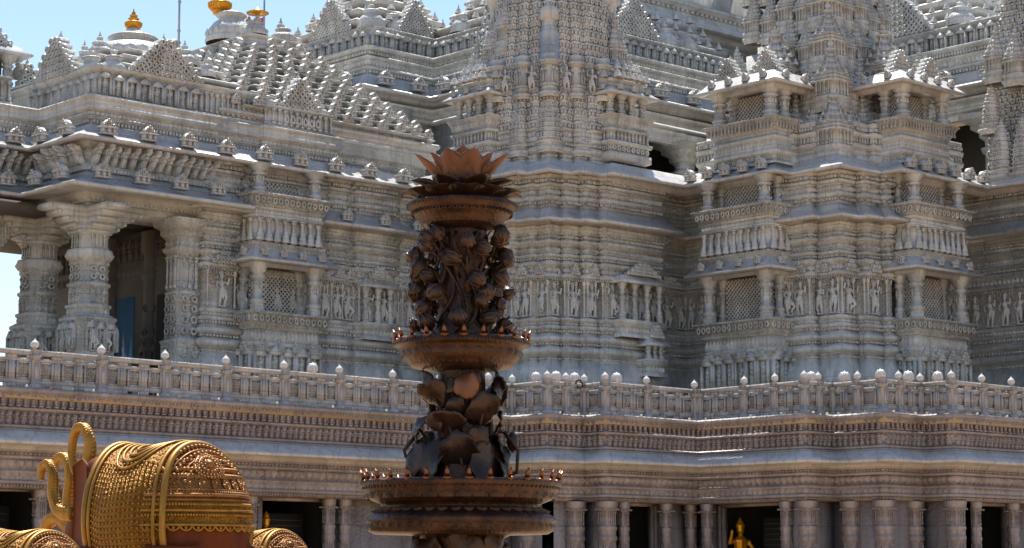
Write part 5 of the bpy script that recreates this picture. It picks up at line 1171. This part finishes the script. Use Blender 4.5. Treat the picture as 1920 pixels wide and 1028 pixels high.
# ------------------------------------------------------------------ elephant statues
def elephant(name, label, r, d, heading, sc, group):
    """heading: direction the animal faces in the camera's ground frame (angle from right, towards forward)"""
    c = W(r, d); t = thing(name, label, "elephant statue", (c.x,c.y,0), group)
    hx = W(math.cos(heading), math.sin(heading))-W(0,0); lx = Vector((-hx.y,hx.x,0)); 
    def P(f, l, z): return c+hx*(f*sc)+lx*(l*sc)+Vector((0,0,z*sc))
    # rings along the trunk of the body: position, half width, half height, centre height
    RG = [(-1.10,.04,.05,2.34),(-1.08,.2,.26,2.35),(-1.0,.40,.52,2.38),(-.88,.57,.72,2.42),(-.72,.72,.88,2.46),(-.5,.85,.99,2.5),(-.2,.95,1.05,2.52),(.1,.98,1.04,2.5),(.4,.96,1.02,2.5),(.8,.84,.98,2.58),(1.1,.66,.84,2.72),(1.3,.5,.62,2.8)]
    def RI(x):
        xs = [q[0] for q in RG]; return [float(np.interp(x, xs, [q[i] for q in RG])) for i in (1,2,3)]
    def surf(x, a, off=0.0):   # a = angle round the body, 0 = top, + towards the left side
        w_, h_, z_ = RI(x); return P(x, math.sin(a)*(w_+off), z_+math.cos(a)*(h_+off))
    m = MB(); n = 32; xs = np.concatenate([np.linspace(-1.10,-.7,14), np.linspace(-.6,1.3,22)]); V = [tuple(surf(x, 2*math.pi*j/n)) for x in xs for j in range(n)]
    b0 = len(V); V += [tuple(surf(xs[0],0)*.5+surf(xs[0],math.pi)*.5), tuple(surf(xs[-1],0)*.5+surf(xs[-1],math.pi)*.5)]
    q = [(i*n+j,i*n+(j+1)%n,(i+1)*n+(j+1)%n,(i+1)*n+j) for i in range(len(xs)-1) for j in range(n)]
    m.add(V, q, [(b0,(j+1)%n,j) for j in range(n)]+[(b0+1,(len(xs)-1)*n+j,(len(xs)-1)*n+(j+1)%n) for j in range(n)])
    for fx, ly in ((-.55,.5),(-.55,-.5),(.75,.5),(.75,-.5)): tube(m, [tuple(P(fx,ly,2.2)),tuple(P(fx,ly,1.3)),tuple(P(fx+.04,ly,.5)),tuple(P(fx,ly,0))], [x*sc for x in (.46,.38,.3,.34)], 14)
    ball(m, tuple(P(1.3,0,2.8)), (.5*sc,.5*sc,.66*sc), 18, 12); ball(m, tuple(P(1.25,.2,3.2)), (.26*sc,)*3, 12, 8); ball(m, tuple(P(1.25,-.2,3.2)), (.26*sc,)*3, 12, 8)
    tube(m, [tuple(P(*p)) for p in [(1.5,0,2.6),(1.75,0,2.2),(1.85,0,1.7),(1.9,0,1.2),(2.0,0,.9),(2.2,0,.8)]], [x*sc for x in (.42,.34,.27,.22,.17,.11)], 14)
    tube(m, [tuple(P(*p)) for p in [(-1.0,0,2.5),(-1.16,0,2.1),(-1.16,0,1.4)]], [x*sc for x in (.1,.06,.04)], 8)
    me = voxel(m, .045*sc, "body"); me.materials.append(M['elephant_skin']); inst("body", me, t, Matrix())
    for s in (1,-1):    # ears
        e = MB(); V = []
        for i in range(7):
            for j in range(7):
                u, v_ = i/6-.5, j/6-.5; k_ = max(0,1-(u*u+v_*v_)*1.6); V.append(tuple(P(1.12-u*.5, s*(.6+.2*(u+.5)-.1*k_), 2.75-v_*1.3*(1-.3*abs(u)))))
        q = [(i*7+j,i*7+j+1,(i+1)*7+j+1,(i+1)*7+j) for i in range(6) for j in range(6)]; V2 = [tuple(Vector(x)+lx*(s*.04*sc)) for x in V]
        e.add(V+V2, q+[tuple(49+a for a in reversed(f)) for f in q]+[(j,j+1,49+j+1,49+j) for j in range(6)]+[(42+j,49+42+j,49+43+j,43+j) for j in range(6)]+[(i*7,49+i*7,49+(i+1)*7,(i+1)*7) for i in range(6)]+[(i*7+6,(i+1)*7+6,49+(i+1)*7+6,49+i*7+6) for i in range(6)])
        e.build("ear", "elephant_skin", t, True)
    def sheet(x0, x1, a0, a1, off, nx=24, na=40, fn=None):
        s = MB(); V = []
        for i in range(nx+1):
            for j in range(na+1):
                x = x0+(x1-x0)*i/nx; a = a0+(a1-a0)*j/na; V.append(tuple(surf(fn(x,a) if fn else x, a, off)))
        V2 = []
        for i in range(nx+1):
            for j in range(na+1):
                x = x0+(x1-x0)*i/nx; a = a0+(a1-a0)*j/na; V2.append(tuple(surf(fn(x,a) if fn else x, a, off-.03)))
        o = (nx+1)*(na+1); q = [(i*(na+1)+j,i*(na+1)+j+1,(i+1)*(na+1)+j+1,(i+1)*(na+1)+j) for i in range(nx) for j in range(na)]
        s.add(V+V2, q+[tuple(o+a for a in reversed(f)) for f in q]+[(i*(na+1),(i+1)*(na+1),o+(i+1)*(na+1),o+i*(na+1)) for i in range(nx)]+[(i*(na+1)+na,o+i*(na+1)+na,o+(i+1)*(na+1)+na,(i+1)*(na+1)+na) for i in range(nx)]+[(j,o+j,o+j+1,j+1) for j in range(na)]+[(nx*(na+1)+j,nx*(na+1)+j+1,o+nx*(na+1)+j+1,o+nx*(na+1)+j) for j in range(na)])
        return s
    lean = lambda x, a: x-.22*math.sin(min(abs(a),1.6))**2      # cloth edges sweep back as they hang down
    sheet(-.42,1.0,-2.0,2.0,.035,fn=lean).build("saddle_cloth", "gold_cloth", t, True)
    rp = MB()
    for x, rr in ((-.42,.05),(-.31,.028),(1.0,.045),(.88,.026)): tube(rp, [tuple(surf(lean(x,a),a,.06)) for a in np.linspace(-2.0,2.0,44)], rr*sc, 7)
    # scalloped loops lying on the back
    for k in range(1,5): tube(rp, [tuple(surf(lean(.28+.5*f,a0*(.28+.14*k)),a0*(.28+.14*k),.055)) for f, a0 in [(math.cos(b_)*(.25+.22*k)/1.2,math.sin(b_)) for b_ in np.linspace(0,2*math.pi,40)]], .02*sc, 6)
    rp.build("rope_trim", "gold_rope", t, True)
    # rows of beads on the cloth
    bd_ = MB()
    for i in range(16):
        x = -.24+i*.075
        for a in np.arange(.75,1.95,.075):
            for s in (1,-1):
                p = surf(lean(x,a),s*a,.045); ball(bd_, tuple(p), .02*sc, 5, 3)
    bd_.build("bead", "gold_rope", t, True)["kind"] = "stuff"
    # rump: laid out by the angle round the tail (phi, + towards the left side) and the height
    def rear(phi, z, off=0.0):
        cx, sx = -math.cos(phi), math.sin(phi); lo, hi = 0.0, 1.6
        for _ in range(22):
            r_ = (lo+hi)/2; x, l = -.38+cx*r_, sx*r_; w_, h_, zc = RI(x)
            if x > -1.099 and (l/w_)**2+((z-zc)/h_)**2 < 1: lo = r_
            else: hi = r_
        r_ = lo+off; return P(-.38+cx*r_, sx*r_, z)
    def grid(fn, u0, u1, v0, v1, off, nu, nv, name, material):
        g_ = MB(); A = [fn(u0+(u1-u0)*i/nu, v0+(v1-v0)*k/nv, off) for i in range(nu+1) for k in range(nv+1)]; B = [fn(u0+(u1-u0)*i/nu, v0+(v1-v0)*k/nv, off-.025) for i in range(nu+1) for k in range(nv+1)]
        n1 = nv+1; o = len(A); q = [(i*n1+k,i*n1+k+1,(i+1)*n1+k+1,(i+1)*n1+k) for i in range(nu) for k in range(nv)]
        rim = [(i*n1,(i+1)*n1,o+(i+1)*n1,o+i*n1) for i in range(nu)]+[(i*n1+nv,o+i*n1+nv,o+(i+1)*n1+nv,(i+1)*n1+nv) for i in range(nu)]
        g_.add([tuple(p) for p in A+B], q+[tuple(o+a for a in reversed(f)) for f in q]+rim); return g_.build(name, material, t, True)
    sheet(-1.02,-.40,-.95,.95,.022,24,30).build("rump_cover", "pearl", t, True)
    grid(rear, -1.65, 1.65, 2.86, 3.40, .02, 48, 12, "rump_cover", "pearl"); grid(rear, -1.6, 1.6, 2.46, 2.87, .03, 48, 8, "rump_skirt", "gold_cloth")
    om = MB(); F_ = np.linspace(-1.6,1.6,60)
    for z, r_ in ((2.86,.03),(2.80,.018),(2.93,.016),(3.10,.016),(3.14,.016),(3.28,.014)): tube(om, [tuple(rear(f,z,.04)) for f in F_], r_*sc, 6)
    for z, n_, r_ in ((2.895,60,.022),(3.12,44,.03),(3.205,36,.036),(3.325,34,.03)):
        for f in np.linspace(-1.55,1.55,n_): ball(om, tuple(rear(f,z,.04)), r_*sc, 7, 5)
    for f0 in np.arange(-1.45,1.5,.29):      # rosettes above the skirt
        for rr in (.075,.045): tube(om, [tuple(rear(f0+rr*1.25*math.cos(b_),3.015+rr*math.sin(b_),.04)) for b_ in np.linspace(0,2*math.pi,14)], .014*sc, 6)
        ball(om, tuple(rear(f0,3.015,.04)), .03*sc, 7, 5)
    for k in range(3):
        for a in np.linspace(-.85,.85,22-2*k): ball(om, tuple(surf(-.50-.13*k,a,.05)), .032*sc, 7, 5)
        tube(om, [tuple(surf(-.565-.13*k,a,.045)) for a in np.linspace(-.95,.95,34)], .015*sc, 6)
    mc, mz = .36, 3.27                        # the great medallion
    for rr, cnt, bs in ((.07,9,.026),(.13,16,.032),(.19,26,.02),(.235,34,.016)):
        for i in range(cnt): an = 2*math.pi*i/cnt; ball(om, tuple(rear(mc+rr*1.9*math.cos(an), mz+rr*.75*math.sin(an), .07)), bs*sc, 6, 4)
    for rr in (.1,.16,.215): tube(om, [tuple(rear(mc+rr*1.9*math.cos(b_), mz+rr*.75*math.sin(b_), .06)) for b_ in np.linspace(0,2*math.pi,30)], .014*sc, 6)
    ball(om, tuple(rear(mc,mz,.06)), .07*sc, 10, 6)
    om.build("rump_ornament", "pearl", t, True)
    fg = MB()
    for z in (2.66,2.47): tube(fg, [tuple(rear(f,z,.05)) for f in F_], .022*sc, 6)
    for f in np.linspace(-1.58,1.58,64):
        for z in (2.60,2.74): ball(fg, tuple(rear(f,z,.045)), .024*sc, 6, 4)
    for f0 in np.arange(-1.5,1.55,.2):
        tube(fg, [tuple(rear(f0+.095*math.cos(b_),2.47-.075*abs(math.sin(b_)),.04)) for b_ in np.linspace(0,math.pi,10)], .016*sc, 6); ball(fg, tuple(rear(f0,2.43,.04)), .026*sc, 6, 4)
    fg.build("fringe", "gold_rope", t, True)
    # scrolling gilded crest at the head and trunk
    cr = MB()
    def scroll(p0, pts, rad): tube(cr, [tuple(P(*p)) for p in pts], [x*sc for x in rad], 10)
    def curl(fx, lz, zz, R0, turns, dirf, r0):
        pts = []; 
        for i in range(26):
            f = i/25; an = f*turns*2*math.pi; rr = R0*(1-.72*f); pts.append((fx+dirf*(R0-rr*math.cos(an)), lz, zz+rr*math.sin(an)))
        return pts, list(np.linspace(r0, r0*.35, 26))
    # side view (distance ahead of the shoulder, height): tall looped scroll, two lower curls and one small one near the chest
    def path(pts, rad, lz):
        V = [Vector(P(f, lz, z)) for f, z in pts]; Q = []; Rr = []
        for i in range(len(V)-1):      # Catmull-Rom
            p0, p1, p2, p3 = V[max(i-1,0)], V[i], V[i+1], V[min(i+2,len(V)-1)]
            for k in range(6):
                u = k/6; Q.append(.5*((2*p1)+(p2-p0)*u+(2*p0-5*p1+4*p2-p3)*u*u+(3*p1-p0-3*p2+p3)*u**3)); Rr.append((rad[i]*(1-u)+rad[i+1]*u)*sc*.74)
        Q.append(V[-1]); Rr.append(rad[-1]*sc); tube(cr, [tuple(q) for q in Q], Rr, 10)
        for i in range(1, len(Q)-2):
            for s_ in (-.6,.6): ball(cr, tuple(Q[i]+lx*(s_*Rr[i])+Vector((0,0,Rr[i]*.62))), Rr[i]*.42, 7, 5)
            ball(cr, tuple(Q[i]-lx*0+hx*(-Rr[i]*.85)), Rr[i]*.45, 7, 5)
    path([(1.35,2.55),(1.62,2.75),(1.66,3.2),(1.6,3.62),(1.72,3.86),(1.9,3.84),(1.98,3.6),(1.92,3.3),(1.78,3.12)], [.17,.16,.14,.12,.1,.095,.085,.075,.05], .1)
    path([(1.5,2.6),(1.85,2.52),(2.2,2.6),(2.3,2.9),(2.28,3.25),(2.4,3.48),(2.58,3.46),(2.66,3.28),(2.54,3.16)], [.17,.16,.14,.125,.115,.1,.09,.08,.05], -.15)
    path([(1.5,2.65),(1.8,2.7),(1.95,2.95),(1.96,3.2),(2.06,3.36),(2.2,3.3),(2.2,3.14)], [.14,.13,.11,.1,.09,.08,.05], .45)
    path([(1.3,2.45),(1.7,2.42),(2.1,2.5),(2.35,2.62),(2.58,2.52),(2.6,2.28),(2.44,2.14),(2.3,2.24)], [.17,.16,.15,.13,.12,.11,.09,.06], 0)
    cr.build("scroll_crest", "gold_rope", t, True)
    return t
DE = 28.0; hd = math.radians(143)
elephant("elephant_statue", "large golden elephant statue with beaded saddle cloth and pearl rump ornament", (330-960)/4000*DE, DE, hd, .96, "golden elephant statues")
elephant("elephant_statue", "small golden elephant statue cut off at the bottom left corner", (70-960)/4000*25, 25.0, hd, .625, "golden elephant statues")
elephant("elephant_statue", "small golden elephant statue between the large elephant and the lamp column, only its back showing", (505-960)/4000*31, 31.0, hd, .665, "golden elephant statues")
